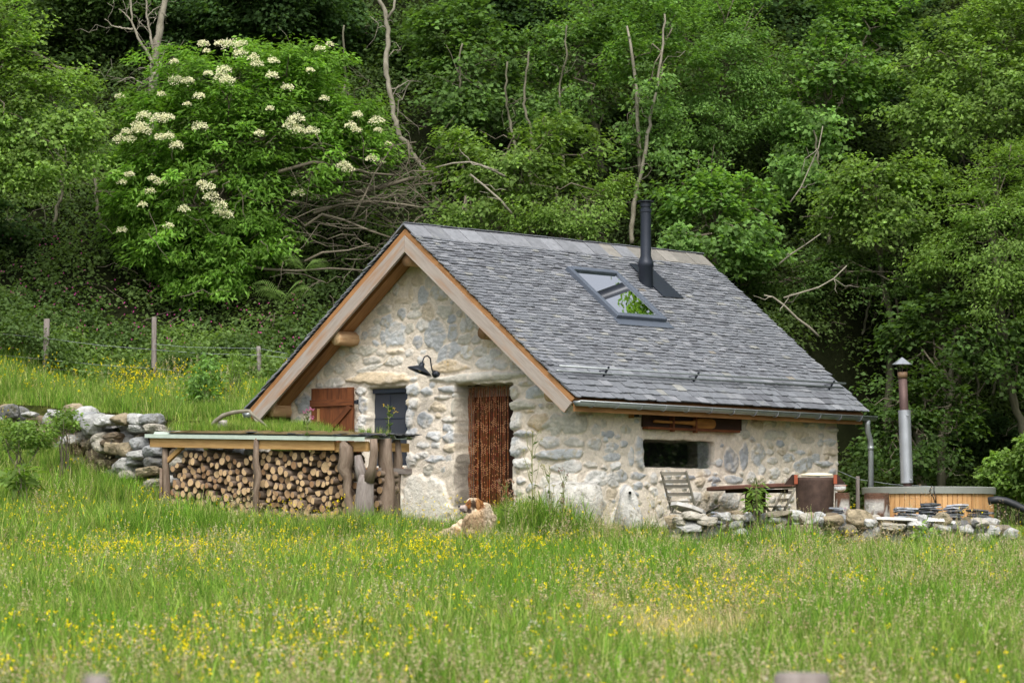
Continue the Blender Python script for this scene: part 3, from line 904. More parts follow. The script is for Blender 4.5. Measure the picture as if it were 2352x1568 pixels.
mb = MB(); mb.box(H(a1 + .04, T0 - .06, sh_top - .22), (.07, .02, .05), RH); mb.box(H(a1 + .065, T0 - .06, sh_top - .22), (.02, .03, .07), RH); mb.build('shutter_hinge', M['black'], sho)

# ---- doorway: a plank door standing in the dark behind the curtain
tc = T0 + .27
sd0, zd1 = ont(1066, 881, tc); sd1, _ = ont(1168, 881, tc)
mb = MB()
mb.box(H((sd0 + sd1) / 2 + .03, T0 + .40, 2.6), (sd1 - sd0 + .2, .03, 2.3), RH)
mb.build('door', M['darkwood'], house)
# ---- long window: pane, recess painted dark, white curtain at its right side
mb = MB(); mb.box(H(SW - .09, T0 + ((lw[0] + lw[1]) / 2 - SW), (lw[2] + lw[3]) / 2), (.012, lw[1] - lw[0] + .1, lw[3] - lw[2] + .1), RH)
wp = mb.build('picture_window', M['pane'], house)
mb = MB()
k = 26; tt0 = T0 + (lw[1] - SW) - .30; tt1 = T0 + (lw[1] - SW) + .02
V = []
for i in range(k):
    t_ = tt0 + (tt1 - tt0) * i / (k - 1)
    for zz in (lw[2] - .08, lw[3] + .05): V.append(H(SW - .106 + .005 * math.sin(i * 1.15), t_, zz))
mb.raw(V, [(2 * i, 2 * i + 2, 2 * i + 3, 2 * i + 1) for i in range(k - 1)])
mb.build('window_curtain', M['linen'], wp, True)
# ---- wooden niche board above it
n0, n1 = T0 + (nc[0] - SW), T0 + (nc[1] - SW)
nb0 = ons(*crop4(240, 310), SW + .06)[1]; nb1 = ons(1700, 992, SW + .06)[1]
ntop = ZE - .20
mb = MB(); mb.box(H(SW + .025, (n0 + n1) / 2, (ntop + nb0) / 2 + .02), (.05, n1 - n0, ntop - nb0 + .02), RH); nb_ = mb.build('lintel_board', M['darkwood'], house)
mb = MB(); mb.box(H(SW + .06, (n0 + n1) / 2 - .05, nb0 - .005), (.10, n1 - n0 - .12, .035), RH); mb.build('lintel_ledge', M['shutter'], house)

# ------------------------------------------------------------------ paddle, lamp, camera box
pl = thing('wooden_paddle', H(SW + .09, n0 + .3, nb0 + .02), 'long pale wooden paddle lying in two brackets above the long window', 'paddle')
zz = lambda x, y: ons(*crop4(x, y), SW + .10)
p_a = zz(330, 268); p_b = zz(790, 262); p_c = zz(1038, 262)
zp = (p_a[1] + p_c[1]) / 2 + .01
mb = MB()
ts = [p_a[0], p_a[0] + .03, p_a[0] + .1, (p_a[0] + p_b[0]) / 2, p_b[0] - .05, p_b[0] + .03, p_b[0] + .12, p_c[0] - .10, p_c[0] - .02, p_c[0]]
hh = [.018, .024, .020, .018, .030, .055, .075, .078, .055, .02]
xx = [.014, .018, .016, .015, .016, .014, .012, .011, .010, .006]
n_ = 12; V = []
for t_, h_, x_ in zip(ts, hh, xx):
    for q in range(n_):
        an = q / n_ * 2 * math.pi
        V.append(H(SW + .095 + x_ * math.cos(an), t_, zp + h_ * math.sin(an)))
V = np.array(V)
Fs = [(i * n_ + j, i * n_ + (j + 1) % n_, (i + 1) * n_ + (j + 1) % n_, (i + 1) * n_ + j) for i in range(len(ts) - 1) for j in range(n_)] + [tuple(range(n_)), tuple(range((len(ts) - 1) * n_, len(ts) * n_))]
gcc = (V - V[0]) @ RH; mb.raw(V, Fs, (.5, .5, .5), gcc[:, [1, 2, 0]])
mb.build('blade_and_shaft', M['paddle'], pl, True)
for bx_ in (548, 808):
    tb = zz(bx_, 250)[0]
    mb = MB(); mb.box(H(SW + .085, tb, zp - .005), (.075, .035, .26 if bx_ < 600 else .27), RH); mb.build('bracket', M['shutter'], pl, bevel=.006)

lp = thing('wall_lamp', H(*ont(*crop1(1235, 1022), T0 - .05)[:1], T0 - .03, ont(*crop1(1235, 1022), T0 - .05)[1]), 'black gooseneck barn lamp on the gable wall between window and door', 'wall lamp')
lb = np.array(lp.location)
def lampp(x, y, fwd):
    s, z = ont(*crop1(x, y), T0 - fwd); return H(s, T0 - fwd, z)
mb = MB(); mb.tube([lb + A * .06, lb - A * .03], .05, 16); mb.tube([lb - A * .02, lb - A * .06], .028, 10); mb.build('wall_mount', M['black'], lp, True)
g1 = lb - A * .05
shade_top = lampp(1160, 962, .36)
arc = [g1, g1 + G * -.0 + ZU * .05 - A * .03, lampp(1213, 975, .10), lampp(1207, 930, .16), lampp(1190, 914, .22), lampp(1172, 922, .30), lampp(1163, 945, .35), shade_top]
mb = MB(); mb.tube(arc, .010, 8); mb.build('gooseneck', M['black'], lp, True)
mb = MB()
tilt = np.array(ZU * 1.0 + A * .30 + G * .22); tilt /= np.linalg.norm(tilt)
mb.lathe(shade_top, [(.001, .02), (.035, .015), (.04, -.03), (.055, -.045), (.10, -.065), (.17, -.105), (.185, -.125), (.180, -.125), (.165, -.105), (.09, -.07), (.04, -.055), (.001, -.05)], 28, axis=tilt)
mb.build('lamp_shade', M['black'], lp, True)
mb = MB(); mb.lathe(shade_top, [(.001, -.07), (.03, -.075), (.032, -.1), (.001, -.12)], 12, axis=tilt); mb.build('bulb', M['cream'], lp, True)

cb_ = ons(1461, 952, SW + .06)
cbx = thing('security_camera', H(SW + .03, cb_[0], cb_[1]), 'small black camera box in an orange wood nook under the eave board', 'camera')
mb = MB(); mb.box(H(SW + .045, cb_[0], cb_[1]), (.10, .16, .07), RH); mb.build('housing', M['black'], cbx, bevel=.006)
mb = MB(); mb.box(H(SW + .098, cb_[0] + .05, cb_[1]), (.008, .05, .045), RH); mb.build('lens_window', M['grim'], cbx)
mb = MB(); mb.box(H(SW + .05, cb_[0] - .095, cb_[1] + .01), (.09, .018, .12), RH); mb.build('wooden_side', M['larch'], cbx)

# ------------------------------------------------------------------ bead curtain
cur = thing('bead_curtain', H((sd0 + sd1) / 2, tc, 1.85), 'brown bamboo bead curtain hanging in the open doorway behind the dog', 'bead curtain')
mb = MB(); mb.box(H((sd0 + sd1) / 2, tc, zd1 - .025), (sd1 - sd0 + .04, .03, .035), RH); mb.build('curtain_rail', M['darkwood'], cur)
mb = MB(); ns = 46; cw = sd1 - sd0
for i in range(ns):
    s = sd0 + cw * (i + .5) / ns + RND.gauss(0, .0022); z = zd1 - .045 - RND.uniform(0, .03)
    sway = RND.gauss(0, .006); j = 0; u_ = i / ns; y_ = tc + RND.gauss(0, .008)
    hue = np.array((142, 82, 40) if RND.random() < .5 else (112, 64, 36)) * RND.uniform(.8, 1.15)
    while z > 1.80:
        row = zd1 - z; L = .030
        dm = abs(((u_ * 3.0) % 1.0) - .5) * 2                      # scalloped bands of pale beads
        band = (row + .13 * dm * dm) % .30
        pale = RND.random() < (.72 if band < .12 else .14)
        x_ = s + sway * row + .003 * math.sin(j * .35 + i)
        c_ = lin(*[min(255, q * RND.uniform(.85, 1.12)) for q in hue])
        mb.tube([H(x_, y_, z), H(x_, y_, z - L)], .0048, 4, c_, False)
        if pale: mb.tube([H(x_, y_ - .003, z - .002), H(x_, y_ - .003, z - .010), H(x_, y_ - .003, z - .018)], [.004, .0085, .004], 5, lin(182, 132, 94) if RND.random() < .94 else lin(150, 70, 70), False)
        z -= L; j += 1
mb.build('bead_strands', M['bead'], cur)

# ------------------------------------------------------------------ rocks
def ico(sub=2):
    bm = bmesh.new(); bmesh.ops.create_icosphere(bm, subdivisions=sub, radius=1.0)
    v = np.array([q.co[:] for q in bm.verts]); f = [tuple(x.index for x in q.verts) for q in bm.faces]; bm.free()
    return v, f
ICO2 = ico(3); ICO1 = ico(2)
def rock_pts(size, rng, base=ICO1, planes=11, sharp=12.0):
    v, f = base
    nrm = rng.normal(size=(planes, 3)); nrm /= np.linalg.norm(nrm, axis=1)[:, None]
    nrm = np.concatenate([nrm, np.eye(3), -np.eye(3)])
    dd = np.concatenate([rng.uniform(.72, 1.0, planes), rng.uniform(.78, .95, 6)])
    q = np.maximum(v @ nrm.T, 1e-3) / dd
    r_ = 1.0 / (np.sum(q ** sharp, axis=1) ** (1 / sharp))
    r_ = r_ * (1 + 0.03 * rng.normal(size=len(v)))
    return v * r_[:, None] * np.asarray(size) / 2, f
def add_rock(mb, c, size, rng, col, yaw=0, tilt=0, roll=0, base=ICO1):
    v, f = rock_pts(size, rng, base)
    rt = np.array((Matrix.Rotation(yaw, 3, 'Z') @ Matrix.Rotation(tilt, 3, 'Y') @ Matrix.Rotation(roll, 3, 'X')))
    nz = 1 + 0.10 * vnoise(v[:, 0] * 14 + c[0] * 5, v[:, 2] * 20 + c[2] * 7, 3)
    mb.raw(v @ rt.T + np.asarray(c), f, np.array(col)[None] * nz[:, None], None)
ROCKC = [(184, 184, 180), (160, 162, 162), (190, 184, 170), (148, 140, 122), (170, 156, 130), (124, 124, 122), (198, 198, 194), (130, 116, 98)]
def rcol(rng, pal=ROCKC):
    return np.array(lin(*pal[int(rng.integers(len(pal)))])) * rng.uniform(.85, 1.1)

# retaining wall on the left
rg = np.random.default_rng(3)
wl = thing('dry_stone_wall', H(-6.5, -.55, gz(*H(-6.5, -.7, 0)[:2])), 'dry stone retaining wall of pale boulders stepping up to the left of the log store', 'stone wall')
mb = MB()
mb2 = []
s = -11.0
while s < -1.9:
    x, y, _ = H(s, -.75, 0)
    z0 = gz(x, y) - .12
    xt, yt, _ = H(s, -.2, 0); z1 = gz(xt, yt) - .16 + .08 * vnoise(s * 1.7, 0.0, 4)
    if s > -4.1: z1 -= .25
    z = z0; wcol = 0.36
    while z < z1:
        h_ = rg.uniform(.15, .30); w_ = rg.uniform(.24, .5)
        add_rock(mb, H(s + rg.uniform(-.12, .12), -.60 + rg.uniform(-.07, .07) + (z - z0) * .06, z + h_ / 2), (w_, .42, h_ * 1.12), rg, rcol(rg), -YAW + rg.uniform(-.3, .3), rg.uniform(-.12, .12), rg.uniform(-.15, .15))
        z += h_ * .86
    s += rg.uniform(.22, .34)
mb.build('stones', M['rock'], wl)
# the wall's tumbled end near the shed, bigger stones read from the photograph
mb = MB()
for (px, py, w_, h_, c_) in [(213, 975, 56, 52, 0), (250, 965, 46, 30, 6), (283, 963, 54, 32, 4), (320, 965, 42, 34, 6), (345, 962, 34, 28, 1), (232, 1004, 40, 26, 2),
                             (262, 1002, 50, 18, 7), (258, 1015, 52, 26, 7), (325, 983, 34, 22, 0), (357, 985, 40, 24, 2), (235, 1020, 44, 40, 2), (265, 1030, 36, 34, 4), (290, 1032, 46, 40, 4),
                             (322, 1020, 30, 36, 1), (325, 1045, 44, 26, 0), (352, 1035, 42, 32, 1), (310, 1060, 36, 24, 1), (352, 1062, 48, 30, 5), (285, 1070, 54, 44, 0), (345, 1082, 62, 24, 4),
                             (355, 1110, 44, 26, 2), (300, 1095, 40, 28, 2), (350, 1140, 40, 40, 2), (22, 948, 60, 34, 5), (70, 952, 30, 14, 6), (130, 950, 36, 22, 0), (165, 1010, 36, 26, 6), (10, 965, 40, 24, 0), (180, 965, 40, 26, 1)]:
    p = on_plane(px, py, H(0, -.86, 0), A)
    add_rock(mb, p, (w_ / 150 * 1.25, .38, h_ / 156 * 1.12), rg, np.array(lin(*ROCKC[c_])) * rg.uniform(.92, 1.08), -YAW + rg.uniform(-.2, .2), rg.uniform(-.12, .12), rg.uniform(-.15, .15), ICO2)
mb.build('boulder_face', M['rock'], wl)

# low wall on the right of the meadow
wr = thing('dry_stone_wall', at(1930, 1240, 46.4), 'low broken dry stone wall below the terrace with the table and the hot tub', 'stone wall')
mb = MB()
px = 1545.0
while px < 2340:
    y0 = 46.3 + rg.uniform(-.25, .25)
    top = np.interp(px, [1560, 1620, 1750, 1850, 1960, 2040, 2200, 2290, 2340], [1196, 1190, 1188, 1186, 1188, 1196, 1204, 1210, 1222])
    z = gz(at(px, 1200, y0)[0], y0) - .06; z1 = at(px, top, y0)[2] + rg.uniform(-.04, .03)
    while z < z1:
        h_ = rg.uniform(.09, .20); w_ = rg.uniform(.14, .36)
        p = at(px + rg.uniform(-10, 10), 1200, y0 + rg.uniform(-.1, .1)); p[2] = min(z + h_ / 2, z1)
        add_rock(mb, p, (w_, .32, h_ * 1.15), rg, rcol(rg), rg.uniform(-.5, .5), rg.uniform(-.15, .15), rg.uniform(-.2, .2))
        z += h_ * .85
    px += rg.uniform(12, 22)
for (px, py, w_, h_, c_) in [(1663, 1186, 36, 20, 6), (1690, 1205, 34, 18, 1), (1850, 1190, 34, 26, 2), (1880, 1196, 26, 22, 0), (1830, 1216, 76, 24, 7), (1915, 1194, 56, 24, 4), (1975, 1190, 60, 40, 4), (1790, 1180, 64, 16, 3), (1720, 1190, 40, 22, 1),
                             (2000, 1202, 30, 22, 6), (2002, 1226, 40, 28, 0), (2050, 1210, 60, 20, 2), (2110, 1206, 50, 18, 6), (2165, 1214, 44, 22, 6), (2165, 1190, 40, 26, 4), (2215, 1216, 46, 24, 0), (2250, 1200, 40, 20, 2), (2280, 1216, 36, 20, 6), (2200, 1240, 60, 26, 4), (2260, 1240, 40, 30, 2), (2130, 1232, 60, 26, 1),
                             (1590, 1184, 44, 22, 2), (1625, 1196, 54, 22, 2), (1585, 1210, 60, 22, 0), (1700, 1222, 34, 20, 6), (1560, 1196, 34, 20, 2)]:
    p = at(px, py, 46.05 + rg.uniform(-.06, .06))
    add_rock(mb, p, (w_ / 168 * 1.15, .30, h_ / 168 * 1.15), rg, np.array(lin(*ROCKC[c_])) * rg.uniform(.92, 1.08), rg.uniform(-.2, .2), rg.uniform(-.12, .12), rg.uniform(-.15, .15), ICO2)
mb.build('stones', M['rock'], wr)

def boulder(name, px, py, yd, size, col_, label, cat, seed, **k):
    c = at(px, py, yd)
    g0 = c - np.array([0, 0, size[2] / 2])
    o = thing(name, g0, label, cat)
    mb = MB(); add_rock(mb, c, size, np.random.default_rng(seed), np.array(lin(*col_)), base=ICO2, **k)
    mb.build('stone', M['rock'], o, True)
    return o
boulder('white_boulder', 1308, 1185, 46.9, (.98, .6, 1.06), (202, 199, 190), 'broad rounded white boulder leaning on the long wall beside the door', 'boulder', 5, roll=.1)
o = thing('quartz_rock', at(1443, 1190, 46.9), 'pointed white quartz rock with a dark hole between the rounded boulder and the chair', 'boulder')
mb = MB()
v, f = rock_pts((.52, .4, .76), np.random.default_rng(8), ICO2, 8, 10)
k = np.clip((v[:, 2] + .37) / .74, 0, 1); v[:, 0] *= 1.15 - .85 * k; v[:, 1] *= 1.1 - .6 * k
mb.raw(v + at(1443, 1165, 46.9), f, np.array(lin(206, 204, 197))[None] * (1 + .06 * vnoise(v[:, 0] * 20, v[:, 2] * 20, 2))[:, None]); mb.build('stone', M['rock'], o, True)
mb = MB(); mb.tube([at(1447, 1131, 46.86), at(1447, 1131, 46.70)], .022, 8); mb.build('hole_shade', M['dark'], o)  # near-black solid plug stands in for the shade inside a hole

# ------------------------------------------------------------------ log store
TF = -1.6
sl_, zl_ = ont(333, 999, TF - .15); sr_, zr_ = ont(838, 1006, TF - .15)
def roofz_(s): return zl_ + (zr_ - zl_) * (s - sl_) / (sr_ - sl_)
shed = thing('log_store', H((sl_ + sr_) / 2, -1.2, gz(*H((sl_ + sr_) / 2, -1.2, 0)[:2])), 'lean-to log store with a turf covered sheet roof on rough tree trunk posts', 'log store')
TB = -.76
prof = [(TF - .15, -.05), (TF - .15, 0)]
tt = TF - .15; 
while tt < TB - .30:
    prof += [(tt + .16, -.012), (tt + .20, .038), (tt + .25, .038), (tt + .29, -.012)]; tt += .33
prof += [(TB, -.01)]
V = []
for s in (sl_, sr_):
    for (t, dz) in prof: V.append(H(s + (0 if s == sl_ else (t - TF) * .02), t, roofz_(s) + dz + .012))
k = len(prof)
mb = MB(); mb.raw(V, [(i, i + 1, k + i + 1, k + i) for i in range(k - 1)])
so = mb.build('roof_sheet', M['sheet'], shed); sm = so.modifiers.new('s', 'SOLIDIFY'); sm.thickness = .008
def zpx(px, py, t): return ont(px, py, t)
mb = MB(); mb.beam(H(sl_ + .06, TF - .09, roofz_(sl_) - .10), H(ont(780, 1020, TF)[0], TF - .09, roofz_(ont(780, 1020, TF)[0]) - .10), .15, .04, A); mb.build('front_beam', M['pale'], shed, bevel=.004)
mb = MB(); mb.beam(H(ont(776, 1020, TF)[0], TF - .05, roofz_(sr_) - .11), H(sr_ - .03, TF - .05, roofz_(sr_) - .11), .14, .04, A); mb.build('front_beam', M['pale'], shed, bevel=.004)
mb = MB(); mb.beam(H(sr_ - .10, TF - .05, roofz_(sr_) - .11), H(sr_ - .10, TB, roofz_(sr_) - .11), .12, .04, G); mb.build('end_beam', M['pale'], shed, bevel=.004)
mb = MB(); mb.beam(H(sr_ - .02, -1.45, zpx(880, 1081, -1.3)[1]), H(sr_ - .02, TB - .02, zpx(880, 1081, -1.3)[1]), .08, .03, G); mb.build('end_rail', M['grey'], shed, bevel=.004)
def trunk_post(pts, t, rads, nm='post', mat='bark', mats=None):
    P_ = []
    for (px, py) in pts:
        s, z = ont(px, py, t); P_.append(H(s, t, z))
    mb = MB(); mb.tube(P_, rads, 12, wob=.10); return mb.build(nm, M[mat], shed, True)
trunk_post([(381, 1012), (380, 1060), (383, 1120), (383, 1225)], TF - .03, [.055, .06, .065, .07])
trunk_post([(370, 1075), (370, 1120), (369, 1180)], TF - .10, [.02, .025, .03], 'stake', 'bark')
trunk_post([(590, 1006), (588, 1060), (594, 1090), (588, 1130), (590, 1235)], TF - .13, [.035, .045, .055, .042, .048])
mb = MB(); s_a, z_a = ont(388, 1058, TF); s_b, z_b = ont(425, 1022, TF); mb.beam(H(s_a, TF - .02, z_a), H(s_b, TF - .02, z_b), .05, .07); mb.build('knee_brace', M['pale'], shed, bevel=.004)
trunk_post([(786, 1004), (788, 1022)], TF - .10, [.03, .03], 'short_block', 'pale')
trunk_post([(789, 1015), (797, 1030), (797, 1055), (792, 1075), (800, 1100), (798, 1130), (806, 1165), (812, 1235)], TF - .12, [.05, .095, .10, .10, .062, .055, .07, .09], 'post', 'bark')
# forked trunk
trunk_post([(838, 1235), (838, 1150), (840, 1112), (842, 1090)], TF - .16, [.17, .14, .125, .10], 'forked_post', 'grey')
trunk_post([(835, 1104), (827, 1075), (822, 1046)], TF - .16, [.085, .07, .045], 'fork_limb', 'grey')
trunk_post([(846, 1104), (856, 1070), (860, 1035), (858, 1008)], TF - .16, [.085, .06, .055, .05], 'fork_limb', 'bark')
trunk_post([(884, 1008), (886, 1060), (892, 1110), (889, 1150), (884, 1235)], -1.30, [.105, .11, .105, .14, .19], 'post', 'bark')
trunk_post([(910, 1010), (914, 1060), (908, 1110), (905, 1160), (906, 1235)], -1.0, [.055, .065, .07, .085, .1], 'post', 'bark')

# turf on the roof
def soil(mb, s0_, s1_, t0_, t1_, hgt, seed):
    n1, n2 = 60, 12
    V = []
    for j in range(n2):
        for i in range(n1):
            a_, b_ = i / (n1 - 1), j / (n2 - 1)
            s = s0_ + (s1_ - s0_) * a_; t = t0_ + (t1_ - t0_) * b_
            e = min(a_, 1 - a_, .1) / .1 * min(b_, 1 - b_, .25) / .25
            hz = hgt * e ** .5 * (1 + .5 * float(vnoise(s * 3.1, t * 3.1, seed)))
            V.append(H(s, t, roofz_(s) + .045 + hz))
    mb.raw(V, [(j * n1 + i, j * n1 + i + 1, (j + 1) * n1 + i + 1, (j + 1) * n1 + i) for j in range(n2 - 1) for i in range(n1 - 1)], lin(122, 106, 72))
SOD0, SOD1 = ont(385, 990, TF)[0], ont(925, 1000, TF + .4)[0]
SOD1 = min(SOD1, sr_ - .05)
mb = MB(); soil(mb, SOD0, SOD1, TF - .10, TB + .02, .05, 3); mb.build('turf', M['rock'], shed, True)
mb = MB()
rg = np.random.default_rng(12)
for i in range(95):
    t = rg.uniform(TF - .12, TB + .05); s = sr_ + rg.uniform(-.75, .07) if i < 75 else rg.uniform(SOD0 + 1.2, sr_)
    an = rg.uniform(0, 6.28); n_ = 6; r0 = rg.uniform(.06, .13)
    zb = roofz_(s) + .03 + rg.uniform(0, .045)
    pts = [H(s + r0 * rg.uniform(.7, 1.2) * math.cos(an + q * 1.047), t + r0 * rg.uniform(.6, 1.1) * math.sin(an + q * 1.047), zb + rg.uniform(-.006, .006)) for q in range(n_)]
    mb.poly(pts, .008, ZU, np.array(lin(92, 94, 98)) * rg.uniform(.5, 1.3))
mb.build('slates', M['slate'], shed)

# firewood: every visible log an object
def log_mesh(seed, split=False):
    rg_ = np.random.default_rng(seed)
    mb = MB(); n_ = 12
    an = np.arange(n_) * 2 * math.pi / n_
    r_ = 1 + .07 * np.cos(2 * an + rg_.uniform(0, 6)) + .05 * np.cos(3 * an + rg_.uniform(0, 6)) + rg_.normal(0, .02, n_)
    if split: r_ = np.where(np.cos(an - 1.0) > .25, .55 / np.maximum(np.cos(an - 1.0), .3), r_)
    y = np.array([0.0, .5, 1.0]); V = []; g = []
    for k, yy in enumerate(y):
        b_ = rg_.normal(0, .03, 2) if k else (0, 0)
        V.append(np.stack([r_ * np.cos(an) + b_[0], np.full(n_, yy), r_ * np.sin(an) + b_[1]], 1)); g.append(np.stack([np.full(n_, yy * .35), .05 * r_ * np.cos(an), .05 * r_ * np.sin(an)], 1))
    V = np.concatenate(V); g = np.concatenate(g) + rg_.uniform(-5, 5, 3)
    ins = np.stack([.86 * r_ * np.cos(an), np.full(n_, -.004), .86 * r_ * np.sin(an)], 1)
    V = np.concatenate([V, ins]); g = np.concatenate([g, np.stack([np.zeros(n_), .3 * r_ * np.cos(an), .3 * r_ * np.sin(an)], 1) + rg_.uniform(-5, 5)])
    F = [(i * n_ + j, (i + 1) * n_ + j, (i + 1) * n_ + (j + 1) % n_, i * n_ + (j + 1) % n_) for i in range(2) for j in range(n_)]
    mi = [0] * len(F)
    F += [(j, (j + 1) % n_, 3 * n_ + (j + 1) % n_, 3 * n_ + j) for j in range(n_)]; mi += [0] * n_
    F += [tuple(range(3 * n_, 4 * n_)), tuple(range(2 * n_, 3 * n_))[::-1]]; mi += [1, 1]
    mb.raw(V, F, (.5, .5, .5), g, mi)
    o = mb.build('cut_log', [M['bark'], M['cut']])
    me = o.data; bpy.data.objects.remove(o)
    for p_ in me.polygons: p_.use_smooth = p_.material_index == 0
    return me
LOGM = [log_mesh(100 + i, i in (2, 4, 7, 9)) for i in range(12)]
TL = TF + .02
def packing(x0, x1, top, bot, n, seed, occ, rmax=.062):
    rg_ = np.random.default_rng(seed)
    for tries in range(26000):
        f_ = tries / 26000
        r_ = rmax * (1 - f_) ** 1.3 + .021 * f_ if f_ < .9 else .018
        r_ *= rg_.uniform(.75, 1.1)
        px = rg_.uniform(x0, x1); tp = np.interp(px, top[0], top[1]); py = rg_.uniform(tp, bot)
        s, z = ont(px, py, TL)
        if z + r_ > ont(px, tp, TL)[1] + .01: continue
        if all((s - o_[0]) ** 2 + (z - o_[1]) ** 2 > ((r_ + o_[2]) * .97) ** 2 for o_ in occ):
            occ.append((s, z, r_)); 
            if len(occ) >= n: break
    return occ
big = ont(745, 1072, TL)
L1 = packing(396, 586, ([396, 430, 500, 560, 590], [1068, 1036, 1034, 1052, 1040]), 1215, 145, 1, [], .058)
L2 = packing(597, 792, ([597, 792], [1034, 1030]), 1215, 142, 2, [(big[0], big[1], .092)], .060)
L3 = packing(795, 862, ([795, 860], [1068, 1080]), 1175, 17, 4, [])
import itertools
def add_log(i, s, z, r_, grp, label, t=TL, L=.34):
    o = bpy.data.objects.new('cut_log', LOGM[i % 12])
    o.location = H(s, t + RND.uniform(-.055, .055), z)
    o.rotation_euler = (RND.uniform(-.05, .05), RND.uniform(0, 6.28), -YAW + RND.uniform(-.05, .05))
    o.scale = (r_, L, r_)
    COL.objects.link(o); tag(o, label, 'log', grp)
for i, (s, z, r_) in enumerate(L1):
    add_log(i, s, z, r_, 'sawn logs stacked in the left bay of the log store', 'sawn log stacked end out in the left bay of the log store')
for i, (s, z, r_) in enumerate(L2):
    if i == 0: add_log(1, s, z, r_, 'sawn logs stacked in the right bay of the log store', 'thickest sawn log in the stack, its wide pale end near the knobbly post')
    else: add_log(i + 5, s, z, r_, 'sawn logs stacked in the right bay of the log store', 'sawn log stacked end out in the right bay of the log store')
for i, (s, z, r_) in enumerate(L3):
    add_log(i + 3, s, z, r_, 'sawn logs behind the forked trunk', 'sawn log half hidden behind the forked trunk post of the log store', TL + .12)
mb = MB()                                                # the dark rear of the stack, real bark logs lying deeper
rg = np.random.default_rng(77)
for i in range(230):
    px = rg.uniform(396, 800); tp = 1048 if px < 590 else 1036
    s, z = ont(px, rg.uniform(tp, 1215), TL + .1)
    mb.tube([H(s, TL + .10 + rg.uniform(0, .04), z), H(s, TL + .40, z)], rg.uniform(.03, .045), 7)
o = mb.build('rear_logs', M['bark'], None); tag(o, 'mass of bark covered logs filling the depth of the log store', 'firewood', kind='stuff')
o = thing('tool_handle', ont(838, 1036, TL) and H(ont(833, 1034, TL)[0], TL, ont(833, 1034, TL)[1]), 'red tool handle lying on the logs beside the forked trunk', 'tool')
mb = MB(); s_, z_ = ont(820, 1038, TL); s2_, z2_ = ont(846, 1030, TL); mb.tube([H(s_, TL, z_), H(s2_, TL, z2_)], .014, 8, lin(176, 52, 56)); mb.build('handle_grip', M['thing'], o)

# driftwood arch on the turf
o = thing('driftwood_branch', H(ont(550, 985, -1.3)[0], -1.3, roofz_(-3) + .1), 'arched bleached branch lying on the turf roof of the log store', 'branch')
pts = [(484, 984), (494, 968), (512, 954), (535, 947), (560, 944), (573, 944), (580, 952), (598, 966), (618, 983)]
P_ = [H(*((lambda q: (q[0], -1.3, q[1]))(ont(x, y, -1.3)))) for x, y in pts]
mb = MB(); mb.tube(P_, [.035, .033, .03, .028, .026, .026, .024, .020, .012], 9, wob=.06); mb.build('bleached_wood', M['birch'], o, True)
o = thing('pale_stone', H(ont(505, 985, -1.2)[0], -1.2, roofz_(-3) + .08), 'small pale knobbly stone on the turf under the arched branch', 'stone')
mb = MB(); p = ont(508, 975, -1.2); add_rock(mb, H(p[0], -1.2, p[1]), (.2, .14, .16), rg, lin(206, 200, 190), roll=.3); mb.build('stone', M['rock'], o, True)

# ------------------------------------------------------------------ loose slates
def slab(name, c, r0, th, seed, label, grp, yaw=0, tilt=0, roll=0, col_=(112, 116, 124), cat='slate'):
    rg_ = np.random.default_rng(seed); n_ = 8
    pts = np.array([[r0[0] * rg_.uniform(.75, 1.1) * math.cos(q * 6.283 / n_), r0[1] * rg_.uniform(.75, 1.1) * math.sin(q * 6.283 / n_), rg_.uniform(-.003, .003)] for q in range(n_)])
    rt = np.array(Matrix.Rotation(yaw, 3, 'Z') @ Matrix.Rotation(tilt, 3, 'Y') @ Matrix.Rotation(roll, 3, 'X'))
    mb = MB(); mb.poly(pts @ rt.T, th, rt @ ZU, np.array(lin(*col_)) * rg_.uniform(.55, 1.25))
    o = mb.build(name, M['slate']); o.location = c
    return tag(o, label, cat, grp)
rg = np.random.default_rng(21)
piles = [(2085, 1166, 1200, 60, 'leftmost pile by the lichened stump', 52), (2135, 1158, 1196, 46, 'tallest pile against the hot tub', 54), (2190, 1163, 1200, 52, 'pile right of the tallest one', 50), (2245, 1172, 1206, 60, 'rightmost pile beside the black hose', 50),
         (1925, 1168, 1184, 30, 'low dark pile between the drum and the downpipe', 30), (1648, 1176, 1190, 30, 'small pile left of the table pedestal', 30)]
kk = 0
for (px, py0, py1, wpx, wh, n_) in piles:
    yy = 46.7
    z0 = at(px, py1, yy)[2]; z1 = at(px, py0, yy)[2]; z = z0
    while z < z1:
        th = rg.uniform(.012, .022)
        p = at(px + rg.uniform(-10, 10), py1, yy + rg.uniform(-.06, .06)); p[2] = z
        slab('loose_slate', p, (wpx / 171 * rg.uniform(.42, .62), rg.uniform(.13, .2)), th, kk, 'flat grey slate stacked in the ' + wh, 'loose slates in the ' + wh, rg.uniform(-.3, .3), rg.uniform(-.07, .07), rg.uniform(-.12, .02), (176, 182, 190) if rg.random() < .45 else (96, 100, 106))
        z += th * 1.15; kk += 1
slab('stone_slab', at(1580, 1172, 46.5), (.27, .18), .05, 500, 'large tilted pale stone slab on the wall in front of the wooden chair', None, .2, .28, -.2, (212, 210, 204), 'slab')
slab('stone_slab', at(2050, 1196, 46.2), (.34, .18), .035, 501, 'long flat pale slab under the leftmost slate pile', None, .0, .03, -.1, (206, 206, 202), 'slab')
slab('stone_slab', at(2160, 1204, 46.1), (.30, .18), .04, 502, 'broad whitish slab sloping below the tallest slate pile', None, .1, .10, -.2, (216, 216, 214), 'slab')
slab('stone_slab', at(1640, 1170, 46.9), (.12, .12), .02, 503, 'thin dark slate leaning beside the chair leg', None, .1, -.5, -.2, (70, 62, 56), 'slab')

